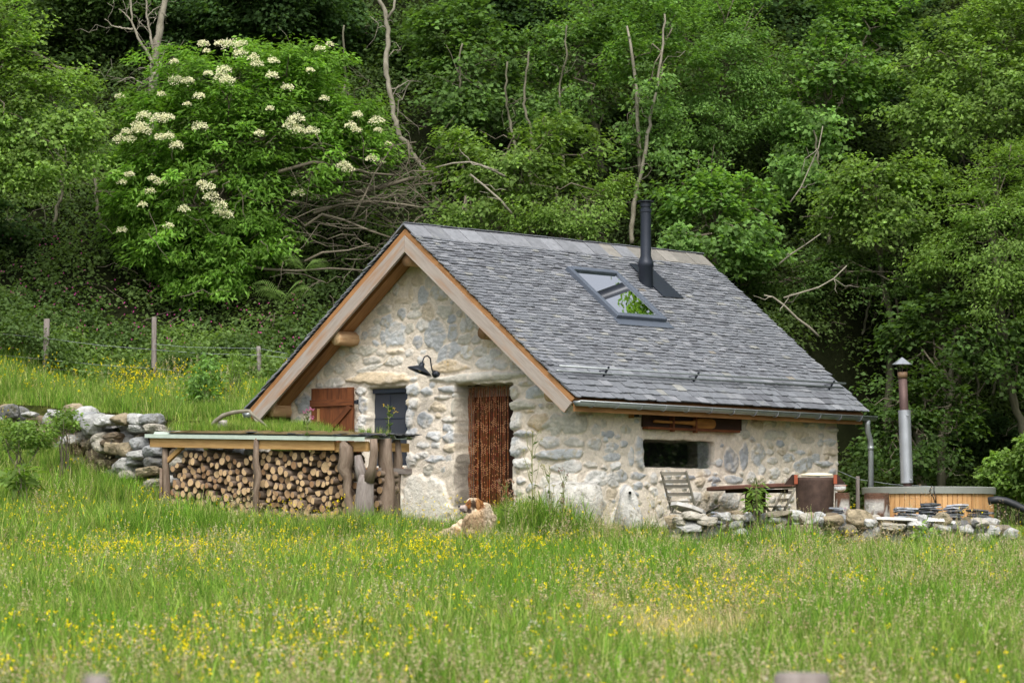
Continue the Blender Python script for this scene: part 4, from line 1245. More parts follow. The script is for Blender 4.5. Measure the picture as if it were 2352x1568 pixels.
# ------------------------------------------------------------------ terrace furniture
def folding_chair(loc, yaw, label, fl=0.0):
    o = thing('folding_chair', loc, label, 'chair')
    c_, s_ = math.cos(yaw), math.sin(yaw)
    fwd = np.array([s_, c_, 0]); side = np.array([c_, -s_, 0]); L = np.array(loc, float)
    def q(a_, f_, z_): return L + side * a_ + fwd * f_ + ZU * z_
    for sg in (-1, 1):
        mb = MB(); mb.beam(q(sg * .20, -.20, .86), q(sg * .20, .26, .0), .035, .022, side); mb.build('back_post', M['teak'], o, bevel=.003)
        mb = MB(); mb.beam(q(sg * .175, .20, .44), q(sg * .175, -.22, .0), .035, .022, side); mb.build('leg', M['teak'], o, bevel=.003)
    mb = MB()
    for zz_ in (.825, .715, .645, .535):
        f_ = -.20 + (.86 - zz_) * .535
        mb.box(q(0, f_, zz_), (.38, .018, .048), np.array([side, fwd, ZU]).T)
    mb.build('backrest', M['teak'], o, bevel=.002)
    mb = MB()
    for k in range(6): mb.box(q(0, -.02 + k * .065, .435), (.36, .05, .018), np.array([side, fwd, ZU]).T)
    mb.build('seat', M['teak'], o, bevel=.002)
    return o
p = at(1563, 1200, 48.2); folding_chair((p[0], p[1], at(1563, 1222, 48.2)[2]), R(32), 'weathered slatted folding chair standing left of the round table')
p = at(1797, 1200, 50.1); folding_chair((p[0], p[1], gz(p[0], p[1]) - .02), R(250), 'weathered folding chair half hidden behind the round table')

tc_ = at(1738, 1113, 49.2); tb = thing('round_table', (tc_[0], tc_[1], gz(tc_[0], tc_[1])), 'round red-brown wooden table on a dark pedestal in front of the long wall', 'table')
mb = MB(); ax = np.array([-.045, .0, 1.0])
mb.lathe(tc_, [(.001, .0), (.70, .0), (.725, -.012), (.725, -.05), (.70, -.058), (.001, -.058)], 48, axis=ax / np.linalg.norm(ax)); mb.build('table_top', M['redwood'], tb)
mb = MB(); mb.box(tc_ + np.array([0, 0, -.09]), (.9, .10, .05)); mb.box(tc_ + np.array([0, 0, -.095]), (.10, .9, .05)); mb.build('top_bearer', M['darkwood'], tb)
mb = MB(); g_ = gz(tc_[0], tc_[1]); mb.box((tc_[0] - .02, tc_[1], (g_ + tc_[2] - .11) / 2), (.24, .22, tc_[2] - .11 - g_), np.array(Matrix.Rotation(.3, 3, 'Z'))); mb.box((tc_[0], tc_[1], g_ + .04), (.8, .12, .08)); mb.build('pedestal', M['darkwood'], tb, bevel=.005)

# fire drum
yd = 47.9; dc = at(1872, 1180, yd); gd = gz(dc[0], yd); zt_ = at(1872, 1096, yd)[2]
dr_ = thing('fire_drum', (dc[0], yd, gd), 'rusty steel fire drum with wooden wedge handles and a cream lid', 'fire drum')
mb = MB(); mb.lathe((dc[0], yd, 0), [(.25, gd), (.25, gd + .02), (.272, zt_ - .05), (.272, zt_), (.255, zt_), (.25, zt_ - .1), (.001, zt_ - .1)], 32); mb.build('drum_body', M['rust'], dr_, True)
mb = MB(); mb.box((dc[0] + .02, yd - .262, (gd + zt_) / 2), (.05, .012, zt_ - gd - .02)); mb.build('strap', M['rust'], dr_)
mb = MB(); mb.lathe((dc[0] + .03, yd, zt_ + .02), [(.225, 0), (.232, .012), (.215, .03), (.12, .045), (.001, .048)], 32); mb.build('lid', M['cream'], dr_, True)
for sg in (-1, 1):
    x0 = dc[0] + sg * .27
    mb = MB(); mb.poly([(x0, yd - .05, zt_ - .10), (x0 + sg * .16, yd - .05, zt_ - .10), (x0 + sg * .05, yd - .05, zt_ + .04), (x0, yd - .05, zt_ + .04)][::sg], .09, (0, 1, 0)); mb.build('handle', M['darkwood'], dr_)
    mb = MB(); mb.box((x0 + sg * .005, yd - .12, zt_ - .03), (.05, .03, .13), col=lin(150, 76, 48)); mb.build('hinge_plate', M['thing'], dr_, bevel=.003)
mb = MB(); mb.tube([(dc[0] + .2, yd + .2, zt_ - .115), (dc[0] + .47, yd + .2, zt_ - .11)], .008, 6, lin(160, 92, 60)); mb.build('rod', M['thing'], dr_)

def stump(px0, px1, py0, yd_, label, lichen):
    c0 = at((px0 + px1) / 2, py0, yd_); g_ = gz(c0[0], yd_); r_ = (px1 - px0) / 2 / F_PX * yd_
    o = thing('tree_stump', (c0[0], yd_, g_), label, 'stump')
    n_ = 28; V = []; C_ = []
    for k, zz_ in enumerate(np.linspace(g_ - .02, c0[2], 9)):
        for j in range(n_):
            an = j / n_ * 6.283
            rj = r_ * (1 + .05 * math.cos(3 * an + px0) + .03 * float(vnoise(j * 1.3, k * .8, int(px0)))) * (1.08 - .08 * k / 8)
            V.append((c0[0] + rj * math.cos(an), yd_ + rj * math.sin(an), zz_))
            nn = float(fbm(an * 2.2 + px0, zz_ * 5, 9))
            C_.append(lin(204, 200, 192) if nn > (-.05 if lichen else .25) and k < 7 else lin(112, 84, 68))
    mb = MB(); F = [(k * n_ + j, k * n_ + (j + 1) % n_, (k + 1) * n_ + (j + 1) % n_, (k + 1) * n_ + j) for k in range(8) for j in range(n_)]
    mb.raw(V, F, C_); mb.build('bark', M['rock'], o, True)
    mb = MB(); top = np.array(V[-n_:]); mb.raw(top + np.array([0, 0, .001]), [tuple(range(n_))], (.5, .5, .5), (top - top.mean(0))[:, [2, 0, 1]]); mb.build('sawn_top', M['cut'], o)
    return c0
stump(1985, 2041, 1132, 47.4, 'fat lichen covered stump standing in front of the hot tub', True)
c_ = stump(1917, 1951, 1131, 48.6, 'smaller lichened stump right of the fire drum with a white rock on it', True)
boulder('white_rock', 1930, 1119, 48.6, (.20, .18, .17), (228, 228, 226), 'small white rock sitting on the stump beside the fire drum', 'rock', 15)

# hot tub
yt = 52.0; tc0 = at(2133, 1119, yt); gt = gz(tc0[0], yt); zt0 = tc0[2]; rt_ = 1.0
tub = thing('hot_tub', (tc0[0], yt, gt), 'round wooden hot tub with a grey rim and a tall stove pipe', 'hot tub')
mb = MB(); nst = 76
for k in range(nst):
    a0_, a1_ = k / nst * 6.2832 + .004, (k + 1) / nst * 6.2832 - .004
    ri, ro = rt_ - .06, rt_ - .02
    V = []
    for zz_ in (gt, zt0 - .05):
        for (r_, an) in ((ri, a0_), (ro, a0_), (ro, a1_), (ri, a1_)): V.append((tc0[0] + r_ * math.cos(an), yt + r_ * math.sin(an), zz_))
    off = NR.uniform(-9, 9); g = [(V[i][2], (i % 4) * .02 + off, (i // 4) * .01) for i in range(8)]
    mb.raw(V, [(0, 3, 2, 1), (4, 5, 6, 7), (0, 1, 5, 4), (1, 2, 6, 5), (2, 3, 7, 6), (3, 0, 4, 7)], (.5, .5, .5), g)
mb.build('staves', M['stave'], tub)
mb = MB(); mb.lathe((tc0[0], yt, 0), [(rt_ - .01, zt0 - .105), (rt_ + .012, zt0 - .105), (rt_ + .015, zt0 - .01), (rt_ - .005, zt0), (rt_ - .12, zt0), (rt_ - .12, zt0 - .02)], 72); mb.build('rim', M['grim'], tub, True).modifiers.new('e', 'EDGE_SPLIT').split_angle = R(35)
mb = MB(); mb.lathe((tc0[0], yt, 0), [(rt_ - .12, zt0 - .12), (.001, zt0 - .12)], 40); mb.build('water', M['dark'], tub)
yc = 51.3
cpx = lambda x, y: at(1837.5 + x * .293, 804 + y * .293, yc)
mb = MB(); mb.tube([cpx(845, 1100), cpx(842, 1040), cpx(816, 468), cpx(805, 218)], .066, 18); mb.build('stove_pipe', M['rustp'], tub, True)
mb = MB(); mb.tube([cpx(838, 1040), cpx(818, 470)], .094, 20); 
ho = mb.build('heat_shield', M['steel'], tub, True); ho.modifiers.new('e', 'EDGE_SPLIT').split_angle = R(40)
mb = MB(); mb.tube([cpx(805, 220), cpx(803, 172)], .075, 18, lin(118, 94, 70)); mb.build('pipe_collar', M['thing'], tub, True)
top = cpx(800, 100)
mb = MB(); mb.lathe(top, [(.150, -.028), (.152, -.022), (.02, .075), (.001, .085)], 8); mb.build('rain_cap', M['steel'], tub)
mb = MB()
for an in (.4, 2.5, 4.6): mb.beam(cpx(803, 178) + np.array([.07 * math.cos(an), .07 * math.sin(an), 0]), top + np.array([.10 * math.cos(an), .10 * math.sin(an), -.02]), .018, .005)
mb.build('cap_strut', M['rustp'], tub)
for (x, y) in ((838, 510), (864, 1014)):
    p = cpx(x, y); mb = MB(); mb.tube([p + np.array([-.0, -.12, 0]), p + np.array([0, -.07, 0])], .012, 8); mb.build('bolt', M['steel'], tub)
mb = MB()
for dx in (-.02, .015):
    P_ = [at(2143, 1118, yt - 1.03) + np.array([dx, 0, .01]), at(2141, 1128, yt - 1.04) + np.array([dx * 2, 0, 0]), at(2146, 1140, yt - 1.05) + np.array([dx, 0, 0]), at(2150, 1160, yt - 1.04)]
    mb.tube(P_, .008, 6)
mb.build('cable', M['rubber'], tub, True)
hp = [at(x, y, 49.0) for x, y in ((2270, 1150), (2290, 1147), (2310, 1150), (2330, 1158), (2350, 1168), (2385, 1176))]
o = thing('drain_hose', hp[2], 'thick black corrugated hose curving off the right side of the hot tub', 'hose'); o.location.z = gz(hp[2][0], 49.0)
mb = MB(); mb.tube(hp, .055, 12); mb.build('hose_tube', M['rubber'], o, True)

# ------------------------------------------------------------------ fences
def fence_post(x, y, z0, z1, r_, parent, mat='grey', lean=0, nm='post', n=10):
    mb = MB(); mb.tube([(x, y, z0 - .1), (x + lean * .3, y, z0 + (z1 - z0) * .35), (x + lean * .6, y, z0 + (z1 - z0) * .7), (x + lean, y, z1 - .01), (x + lean, y, z1)], [r_ * 1.05, r_, r_ * .95, r_ * .92, r_ * .8], n, wob=.07)
    return mb.build(nm, M[mat], parent, True)
yf = 57.0
fn = thing('wire_fence', at(354, 870, yf), 'three post wire fence along the foot of the bramble bank on the left', 'fence')
for (px, pt, pb, r_, ln) in ((108, 732, 872, .05, .02), (354, 728, 885, .042, 0), (594, 795, 905, .044, -.02)):
    p = at(px, pt, yf); fence_post(p[0] - ln, yf, gz(p[0], yf), p[2], r_, fn, 'grey', ln)
for L_ in ([(-120, 757), (0, 766), (108, 777), (230, 793), (354, 803), (470, 812), (594, 815), (700, 826)], [(-120, 806), (0, 815), (108, 826), (230, 838), (354, 846), (470, 858), (594, 848), (700, 850)],
           [(108, 846), (230, 856), (354, 862), (594, 870)], [(354, 790), (430, 797), (594, 800), (660, 812)]):
    mb = MB(); mb.tube([at(x, y, yf - .06) for x, y in L_], .0032, 4); mb.build('wire', M['zinc'], fn)
f2 = thing('wire_fence', at(1970, 1160, 54.5), 'single grey post and wire seen between the downpipe and the hot tub', 'fence')
p = at(1970, 1093, 54.5); fence_post(p[0], 54.5, gz(p[0], 54.5), p[2], .035, f2)
mb = MB(); mb.tube([at(1900, 1070, 54.4), at(1970, 1100, 54.4), at(2050, 1112, 54.4), at(2300, 1125, 54.4)], .004, 4); mb.build('wire', M['zinc'], f2)
for (px, py, yd_, r_, lb_) in ((222, 1548, 8.6, .038, 'blurred slim grey post top in the near meadow, bottom left corner'), (1843, 1544, 12.4, .118, 'blurred thick grey post top in the near meadow, bottom right')):
    p = at(px, py, yd_); o = thing('fence_post', (p[0], yd_, gz(p[0], yd_)), lb_, 'post')
    fence_post(p[0], yd_, gz(p[0], yd_), p[2], r_, o, 'grey', 0, 'weathered_wood', 14)

# ------------------------------------------------------------------ dog
yg = 45.9
dgz = at(1080, 1234, yg)[2]
dog = thing('dog', (at(1085, 1234, yg)[0], yg, dgz), 'big shaggy cream and brown dog lying before the door looking left', 'dog')
bm = bmesh.new()
def blob(px, py, dy, rx, ry, rz, ry_=0.0):
    c = at(px, py, yg); c[1] += dy
    mt = Matrix.Translation(Vector(c)) @ Matrix.Rotation(ry_, 4, 'Y') @ Matrix.Diagonal((rx, ry, rz, 1))
    bmesh.ops.create_icosphere(bm, subdivisions=3, radius=1.0, matrix=mt)
blob(1098, 1208, .0, .17, .17, .165); blob(1108, 1200, .18, .155, .28, .17); blob(1095, 1187, .0, .15, .14, .13); blob(1086, 1203, -.02, .125, .13, .15)
blob(1110, 1174, .05, .095, .12, .12); blob(1115, 1190, .08, .11, .14, .16); blob(1104, 1222, -.02, .16, .15, .08)
blob(1092, 1222, -.09, .13, .10, .075)
blob(1052, 1217, .06, .11, .13, .085, .35); blob(1063, 1206, .08, .09, .12, .09, .7); blob(1040, 1223, .02, .12, .10, .06, .2); blob(1022, 1226, 0, .10, .07, .048); blob(1008, 1229, 0, .055, .05, .032)
blob(1091, 1157, 0, .090, .078, .083); blob(1083, 1153, 0, .070, .066, .062); blob(1080, 1162, 0, .080, .062, .060); blob(1069, 1166, 0, .070, .042, .045, -.15); blob(1061, 1166, 0, .045, .034, .038); blob(1072, 1172, 0, .075, .036, .028); blob(1088, 1168, 0, .085, .075, .07)
dme = bpy.data.meshes.new('body'); bm.to_mesh(dme); bm.free()
tmp = bpy.data.objects.new('body_tmp', dme); COL.objects.link(tmp)
rm = tmp.modifiers.new('r', 'REMESH'); rm.mode = 'VOXEL'; rm.voxel_size = .009
sm = tmp.modifiers.new('s', 'SMOOTH'); sm.iterations = 7; sm.factor = .6
bpy.context.view_layer.update()
ev = tmp.evaluated_get(bpy.context.evaluated_depsgraph_get())
bme = bpy.data.meshes.new_from_object(ev)
bpy.data.objects.remove(tmp)
nv = len(bme.vertices)
v = np.zeros(nv * 3); bme.vertices.foreach_get('co', v); v = v.reshape(-1, 3)
nrm = np.zeros(nv * 3); bme.vertices.foreach_get('normal', nrm); nrm = nrm.reshape(-1, 3)
def dog_col(v):
    px, py = project(v)
    c = np.tile(lin(212, 194, 166), (len(v), 1))
    def paint(cx, cy, rx, ry, colr_, soft=.35, k=1.0, ang=0.0):
        dx, dy = px - cx, py - cy
        if ang: dx, dy = dx * math.cos(ang) + dy * math.sin(ang), -dx * math.sin(ang) + dy * math.cos(ang)
        d_ = np.hypot(dx / rx, dy / ry) + .12 * vnoise(px * .4, py * .4, 3)
        m_ = (1 - sstep(d_, 1 - soft, 1 + soft))[:, None] * k
        c[:] = c * (1 - m_) + np.array(lin(*colr_)) * m_
    paint(1088, 1204, 25, 28, (182, 158, 126)); paint(1098, 1184, 16, 12, (186, 162, 130)); paint(1036, 1208, 24, 18, (216, 198, 170)); paint(1049, 1215, 6, 10, (196, 160, 120), k=.7)
    paint(1118, 1180, 8, 26, (214, 200, 178), .7); paint(1111, 1150, 7, 8, (222, 206, 180), .3)
    paint(1100, 1157, 10, 15, (166, 118, 74), .3); paint(1075.5, 1157, 8, 13, (134, 86, 50), .2)
    paint(1073, 1147.5, 2.4, 9, (222, 208, 190), .4, 1, .75)
    paint(1063.5, 1166, 9.5, 8.5, (184, 168, 160), .2); paint(1060, 1171, 8, 3.5, (118, 108, 114), .4, .8)
    paint(1087, 1158, 6, 13, (58, 42, 34), .4, .95); paint(1078, 1173, 6, 5.5, (46, 34, 32), .3, .95); paint(1065, 1174.8, 9, 1.3, (50, 40, 42), .3)
    paint(1066, 1181, 4, 5, (96, 72, 52), .5, .7)
    f_ = 1 + .13 * fbm(px * .35 + 3 * vnoise(px * .1, py * .1, 5), py * .8, 7, 3)
    return c * f_[:, None]
clump = fbm(v[:, 0] * 26 + 2 * vnoise(v[:, 0] * 6, v[:, 2] * 6, 2), v[:, 2] * 34, 5, 3)
ppx, ppy = project(v)
face = sstep(ppx, 1104, 1092) * sstep(ppy, 1184, 1176)
v2 = v + nrm * (clump * .007 * (1 - face))[:, None]
bme.vertices.foreach_set('co', (v2 - ppos(dog)).ravel())
put_attr(bme, dog_col(v)); bme.update()
link_mesh('body', bme, M['fur'], dog, True)
# fur tufts
def unit_(v): return v / np.linalg.norm(v, axis=1)[:, None]
rg = np.random.default_rng(4)
idx = rg.choice(nv, 17000, replace=True)
idx = idx[rg.random(len(idx)) > face[idx] * .55]
base_ = v2[idx]; nn = nrm[idx]
dirv = nn * .55 + np.array([0.25, 0, -.85]) + .45 * np.stack([vnoise(base_[:, 0] * 11, base_[:, 2] * 11, 3), 0 * nn[:, 0], vnoise(base_[:, 0] * 11, base_[:, 2] * 11, 9)], 1) + rg.normal(0, .12, base_.shape); dirv /= np.linalg.norm(dirv, axis=1)[:, None]
Lf = rg.uniform(.025, .06, len(idx))[:, None] * (1 - .72 * face[idx])[:, None]
dirv = unit_(dirv * (1 - .0 * face[idx])[:, None] + face[idx][:, None] * np.array([1.2, 0, -.2]))
sd = np.cross(dirv, rg.normal(size=base_.shape)); sd /= np.linalg.norm(sd, axis=1)[:, None]
wd = rg.uniform(.0018, .004, len(idx))[:, None]
V = np.stack([base_ - sd * wd - nn * .004, base_ + sd * wd - nn * .004, base_ + dirv * Lf * .6 + nn * .004 + sd * wd * .6, base_ + dirv * Lf + ZU * -.004], 1).reshape(-1, 3)
Q = np.arange(len(V)).reshape(-1, 4)
cc = dog_col(base_) * rg.uniform(.86, 1.12, (len(base_), 1)) * (1 + .10 * fbm(base_[:, 0] * 18, base_[:, 2] * 14, 15, 2))[:, None]
fm = np_mesh('coat', V - ppos(dog), Q, np.repeat(cc, 4, axis=0)); link_mesh('coat', fm, M['fur'], dog)
def dpart(nm, pts, rads, colr_, n=10):
    mb = MB(); mb.tube(pts, rads, n, lin(*colr_)); return mb.build(nm, M['fur'], dog, True)
def dp(px, py, dy): 
    q = at(px, py, yg); q[1] += dy; return q
mb = MB(); mb.lathe(dp(1055.5, 1162.5, -.004), [(.001, .016), (.014, .013), (.020, .0), (.015, -.014), (.001, -.018)], 12, lin(32, 30, 36)); mb.build('nose', M['rubber'], dog, True)
mb = MB(); mb.lathe(dp(1075, 1156.8, -.062), [(.001, .009), (.007, .006), (.009, .0), (.007, -.006), (.001, -.009)], 10, lin(24, 16, 14)); mb.build('eye', M['rubber'], dog, True)
er = MB()
v_, f_ = ICO2
e = v_ * np.array([.036, .018, .064]); e[:, 0] *= 1 - .25 * (e[:, 2] / .078)
e = e @ np.array(Matrix.Rotation(-.12, 3, 'Y')).T + dp(1097, 1159, -.078)
ec = np.where((e[:, 0] < dp(1094.5, 1160, 0)[0] + .01 * vnoise(e[:, 2] * 40, e[:, 0], 1))[:, None], np.array(lin(78, 56, 44)), np.array(lin(156, 114, 74)))
er.raw(e, f_, ec * (1 + .15 * vnoise(e[:, 0] * 150, e[:, 2] * 30, 3))[:, None]); er.build('ear', M['fur'], dog, True)

# ------------------------------------------------------------------ foliage
def leaf_quads(C, nrm, dr, L, W, fold=0.12):
    """one four-cornered leaf per row, folded a little along its rib"""
    sd = np.cross(nrm, dr); sd /= np.linalg.norm(sd, axis=1)[:, None] + 1e-9
    L = L[:, None]; W = W[:, None]
    up = nrm * (fold * W)
    return np.stack([C, C + dr * L * .45 + sd * W * .5 + up, C + dr * L - nrm * L * .12, C + dr * L * .45 - sd * W * .5 + up], 1).reshape(-1, 3)

def unit(v): return v / (np.linalg.norm(v, axis=1)[:, None] + 1e-9)

def clumps(rg, C, rad, per, size, col, cvar=.22, lvar=.2, flat=.4, wfac=.66, droop=.3, out=None, cream=0.0):
    n = len(C)
    rad = np.broadcast_to(np.asarray(rad, float), (n,))
    k = np.repeat(np.arange(n), per)
    q = unit(rg.normal(size=(n * per, 3))) * (rg.random((n * per, 1)) ** .45)
    q[:, 2] *= flat
    ov = (C - out)[k] if out is not None else q
    ov = unit(ov + 1e-6)
    tiltv = unit(rg.normal(size=(n, 3)) * [1, 1, .25])[k]
    pos = C[k] + q * rad[k][:, None] + tiltv * 0
    pos[:, 2] -= .35 * rad[k] * (q[:, 0] ** 2 + q[:, 1] ** 2)
    nr = unit(np.array([0, -.12, 1.0]) + .48 * rg.normal(size=pos.shape) + .35 * ov)
    dr = unit(q * [1, 1, .3] + .7 * rg.normal(size=pos.shape) * [1, 1, .4] + np.array([0, 0, -droop]) + .4 * ov)
    dr = unit(dr - nr * np.sum(dr * nr, 1)[:, None])
    L = size * rg.uniform(.6, 1.25, len(pos))
    V = leaf_quads(pos, nr, dr, L, L * wfac)
    base = np.asarray(col, float)
    cc = base[None] * (1 + cvar * rg.normal(size=(n, 1)))[k] * (1 + lvar * rg.normal(size=(len(pos), 1)))
    yel = rg.random((len(pos), 1)) * .24
    cc = cc * (1 - yel) + cc * np.array([1.5, 1.15, .7]) * yel
    cc = np.clip(cc, .004, .9)
    return V, np.repeat(cc, 4, axis=0)

def quads_obj(name, parts, mat, parent=None):
    V = np.concatenate([p[0] for p in parts]); C = np.concatenate([p[1] for p in parts])
    me = np_mesh(name, V - ppos(parent), np.arange(len(V)).reshape(-1, 4), C)
    return link_mesh(name, me, mat, parent)

def lobe(px, py, yd, rx, ry, rd=None):
    c = at(px, py, yd); k = yd / F_PX
    return (c, np.array([rx * k, rd if rd else (rx + ry) / 2 * k * .8, ry * k]))

LIGHT = np.array([.206, .335, .086]); MID = np.array([.140, .255, .072]); DARK = np.array([.066, .132, .042]); DEEP = np.array([.020, .038, .011])

def wiggle(rg, a, b, n=6, amp=.12, sag=0.0):
    a = np.asarray(a, float); b = np.asarray(b, float); t = np.linspace(0, 1, n)[:, None]
    L = np.linalg.norm(b - a)
    p = a * (1 - t) + b * t + rg.normal(0, amp * L / n, (n, 3)) * np.sin(t * math.pi)
    p[:, 2] += sag * L * np.sin(t[:, 0] * math.pi)
    return p

def tree(name, label, lobes, col, seed, trunk=None, dens=1.0, size=.085, per=66, bark='trunk', cat='tree', trad=.09, limbs=10, grp=None, wfac=.66, clr=.36, flat=.55, bare=None, droop=.3):
    rg = np.random.default_rng(seed)
    mean = np.mean([l[0] for l in lobes], axis=0)
    if trunk is None:
        bx_, by_ = mean[0] + rg.uniform(-.6, .6), mean[1] + rg.uniform(.2, .8)
        trunk = wiggle(rg, (bx_, by_, gz(bx_, by_) - .1), mean + np.array([0, .3, .2]), 7, .25)
    trunk = np.asarray(trunk, float)
    o = thing(name, (trunk[0][0], trunk[0][1], gz(trunk[0][0], trunk[0][1])), label, cat, grp)
    mb = MB(); rough_tube(mb, trunk, np.linspace(trad, trad * .35, len(trunk)), 9, .018, 4, rg)
    cs = []
    for (c, r_) in lobes:
        area = 4 * math.pi * ((r_[0] * r_[1]) ** 1.6 / 3 + (r_[0] * r_[2]) ** 1.6 / 3 + (r_[1] * r_[2]) ** 1.6 / 3) ** (1 / 1.6)
        n = max(6, int(area * 6.6 * dens))
        q = unit(rg.normal(size=(n, 3))); q[:, 1] = np.where(rg.random(n) < .35, -np.abs(q[:, 1]), q[:, 1])
        wob = 1 + .28 * np.sin(q[:, 0] * 5 + seed) * np.cos(q[:, 2] * 6 + seed * 2)
        cs.append(c + q * r_ * (rg.uniform(.5, 1.05, (n, 1)) * wob[:, None]))
    C = np.concatenate(cs)
    parts = [clumps(rg, C, rg.uniform(.35, 1.35, len(C)) * clr, per, size, col, wfac=wfac, out=mean, flat=flat, droop=droop)]
    mb.build('trunk', M[bark], o, True)
    mb = MB()
    for k in rg.choice(len(C), min(limbs, len(C)), replace=False):
        j = int(rg.integers(max(1, len(trunk) // 3), len(trunk)))
        p = wiggle(rg, trunk[j], C[k], 7, .5, .06); r0 = trad * .3
        mb.tube(p, np.linspace(r0, .008, 7), 5)
        for z_ in range(2):
            jj = int(rg.integers(2, 6)); e = p[jj] + rg.normal(0, .35, 3); mb.tube(wiggle(rg, p[jj], e, 5, .5), np.linspace(.012, .004, 5), 4)
    if mb.n: mb.build('branches', M['twig'], o, True)
    quads_obj('crown', parts, M['leaf'], o)
    return o

def pxpath(pts, yd, rough=.0):
    p = np.array([at(x, y, yd) for x, y in pts])
    return p
def rough_tube(mb, p, rad, n=9, amp=.022, twigs=6, rg=np.random.default_rng(5)):
    """a knotty stem: resampled, kinked a little, with side twigs"""
    k = len(p); m_ = (k - 1) * 5 + 1; t = np.linspace(0, k - 1, m_)
    q = np.stack([np.interp(t, np.arange(k), p[:, j]) for j in range(3)], 1)
    ker = np.array([1, 2, 3, 2, 1]) / 9.0
    for j in range(3): q[2:-2, j] = np.convolve(q[:, j], ker, 'valid')
    q = q + rg.normal(0, amp * .55, q.shape); r_ = np.interp(t, np.arange(k), rad) * rg.uniform(.88, 1.14, m_)
    mb.tube(q, r_, n, wob=.06)
    for _ in range(twigs):
        j = int(rg.integers(2, m_ - 2)); e = q[j] + rg.normal(0, .32, 3) + [0, 0, .15]
        w_ = wiggle(rg, q[j], e, 6, .5); mb.tube(w_, np.linspace(r_[j] * .3, .004, 6), 5)
        e2 = w_[3] + rg.normal(0, .2, 3); mb.tube(wiggle(rg, w_[3], e2, 4, .5), np.linspace(.006, .003, 4), 4)

# named trees
tree('hazel_tree', 'yellow-green broad leaved tree leaning in from the top left corner', [lobe(30, 60, 58.5, 85, 90), lobe(60, 180, 58.3, 90, 75), lobe(30, 290, 58.2, 120, 70), lobe(150, 305, 58, 95, 50), lobe(105, 370, 58, 120, 50), lobe(10, 400, 58, 70, 45), lobe(-110, 180, 58.5, 120, 240), lobe(200, 285, 58, 60, 30), lobe(190, 200, 58.6, 50, 40)], LIGHT, 1, pxpath([(-190, 900), (-170, 600), (-120, 400), (-60, 250), (10, 120)], 58.6), wfac=.75, dens=1.25)
bt = thing('bare_tree', at(352, 260, 62.5), 'thin grey nearly leafless tree forking behind the elder at the top left', 'tree'); bt.location.z = gz(bt.location.x, 62.5)
mb = MB()
g0 = at(352, 200, 62.5); gg = np.array([g0[0], 62.5, gz(g0[0], 62.5) - .1])
rough_tube(mb, np.concatenate([[gg], pxpath([(352, 190), (356, 140), (365, 80), (378, 0), (384, -90)], 62.5)]), [.08, .07, .066, .06, .05, .04]); 
mb.build('trunk', M['birch'], bt, True)
for pts, r_ in (([(354, 150), (335, 115), (318, 90), (303, 50), (300, 0), (304, -60)], .030), ([(354, 120), (345, 80), (337, 40), (335, 0), (330, -60)], .026), ([(303, 68), (285, 66), (262, 62), (240, 44)], .02), ([(302, 50), (285, 30), (272, 20)], .016), ([(352, 185), (330, 195), (300, 175), (270, 190)], .018), ([(354, 175), (372, 155), (385, 150)], .018), ([(337, 40), (352, 22), (372, 14)], .014)):
    mb = MB(); rough_tube(mb, pxpath(pts, 62.4), np.linspace(r_, r_ * .4, len(pts)), 7, .012, 4); mb.build('branch', M['birch'], bt, True)
pt = thing('leaning_tree', at(990, 415, 62.8), 'pale crooked trunk bending down from the top centre towards the brushwood', 'tree'); pt.location.z = gz(pt.location.x, 62.8)
mb = MB(); rough_tube(mb, pxpath([(1000, 440), (988, 412), (968, 383), (940, 342), (915, 305), (906, 262), (893, 205), (885, 150), (894, 80), (886, 22), (858, -20), (830, -60)], 62.6), [.05, .05, .05, .048, .045, .047, .046, .044, .042, .036, .03, .022], 9, .02, 12); mb.build('trunk', M['birch'], pt, True)
mb = MB(); mb.tube(pxpath([(889, 45), (905, 20), (910, -40)], 62.6), [.03, .025, .02], 7); mb.build('branch', M['birch'], pt, True)

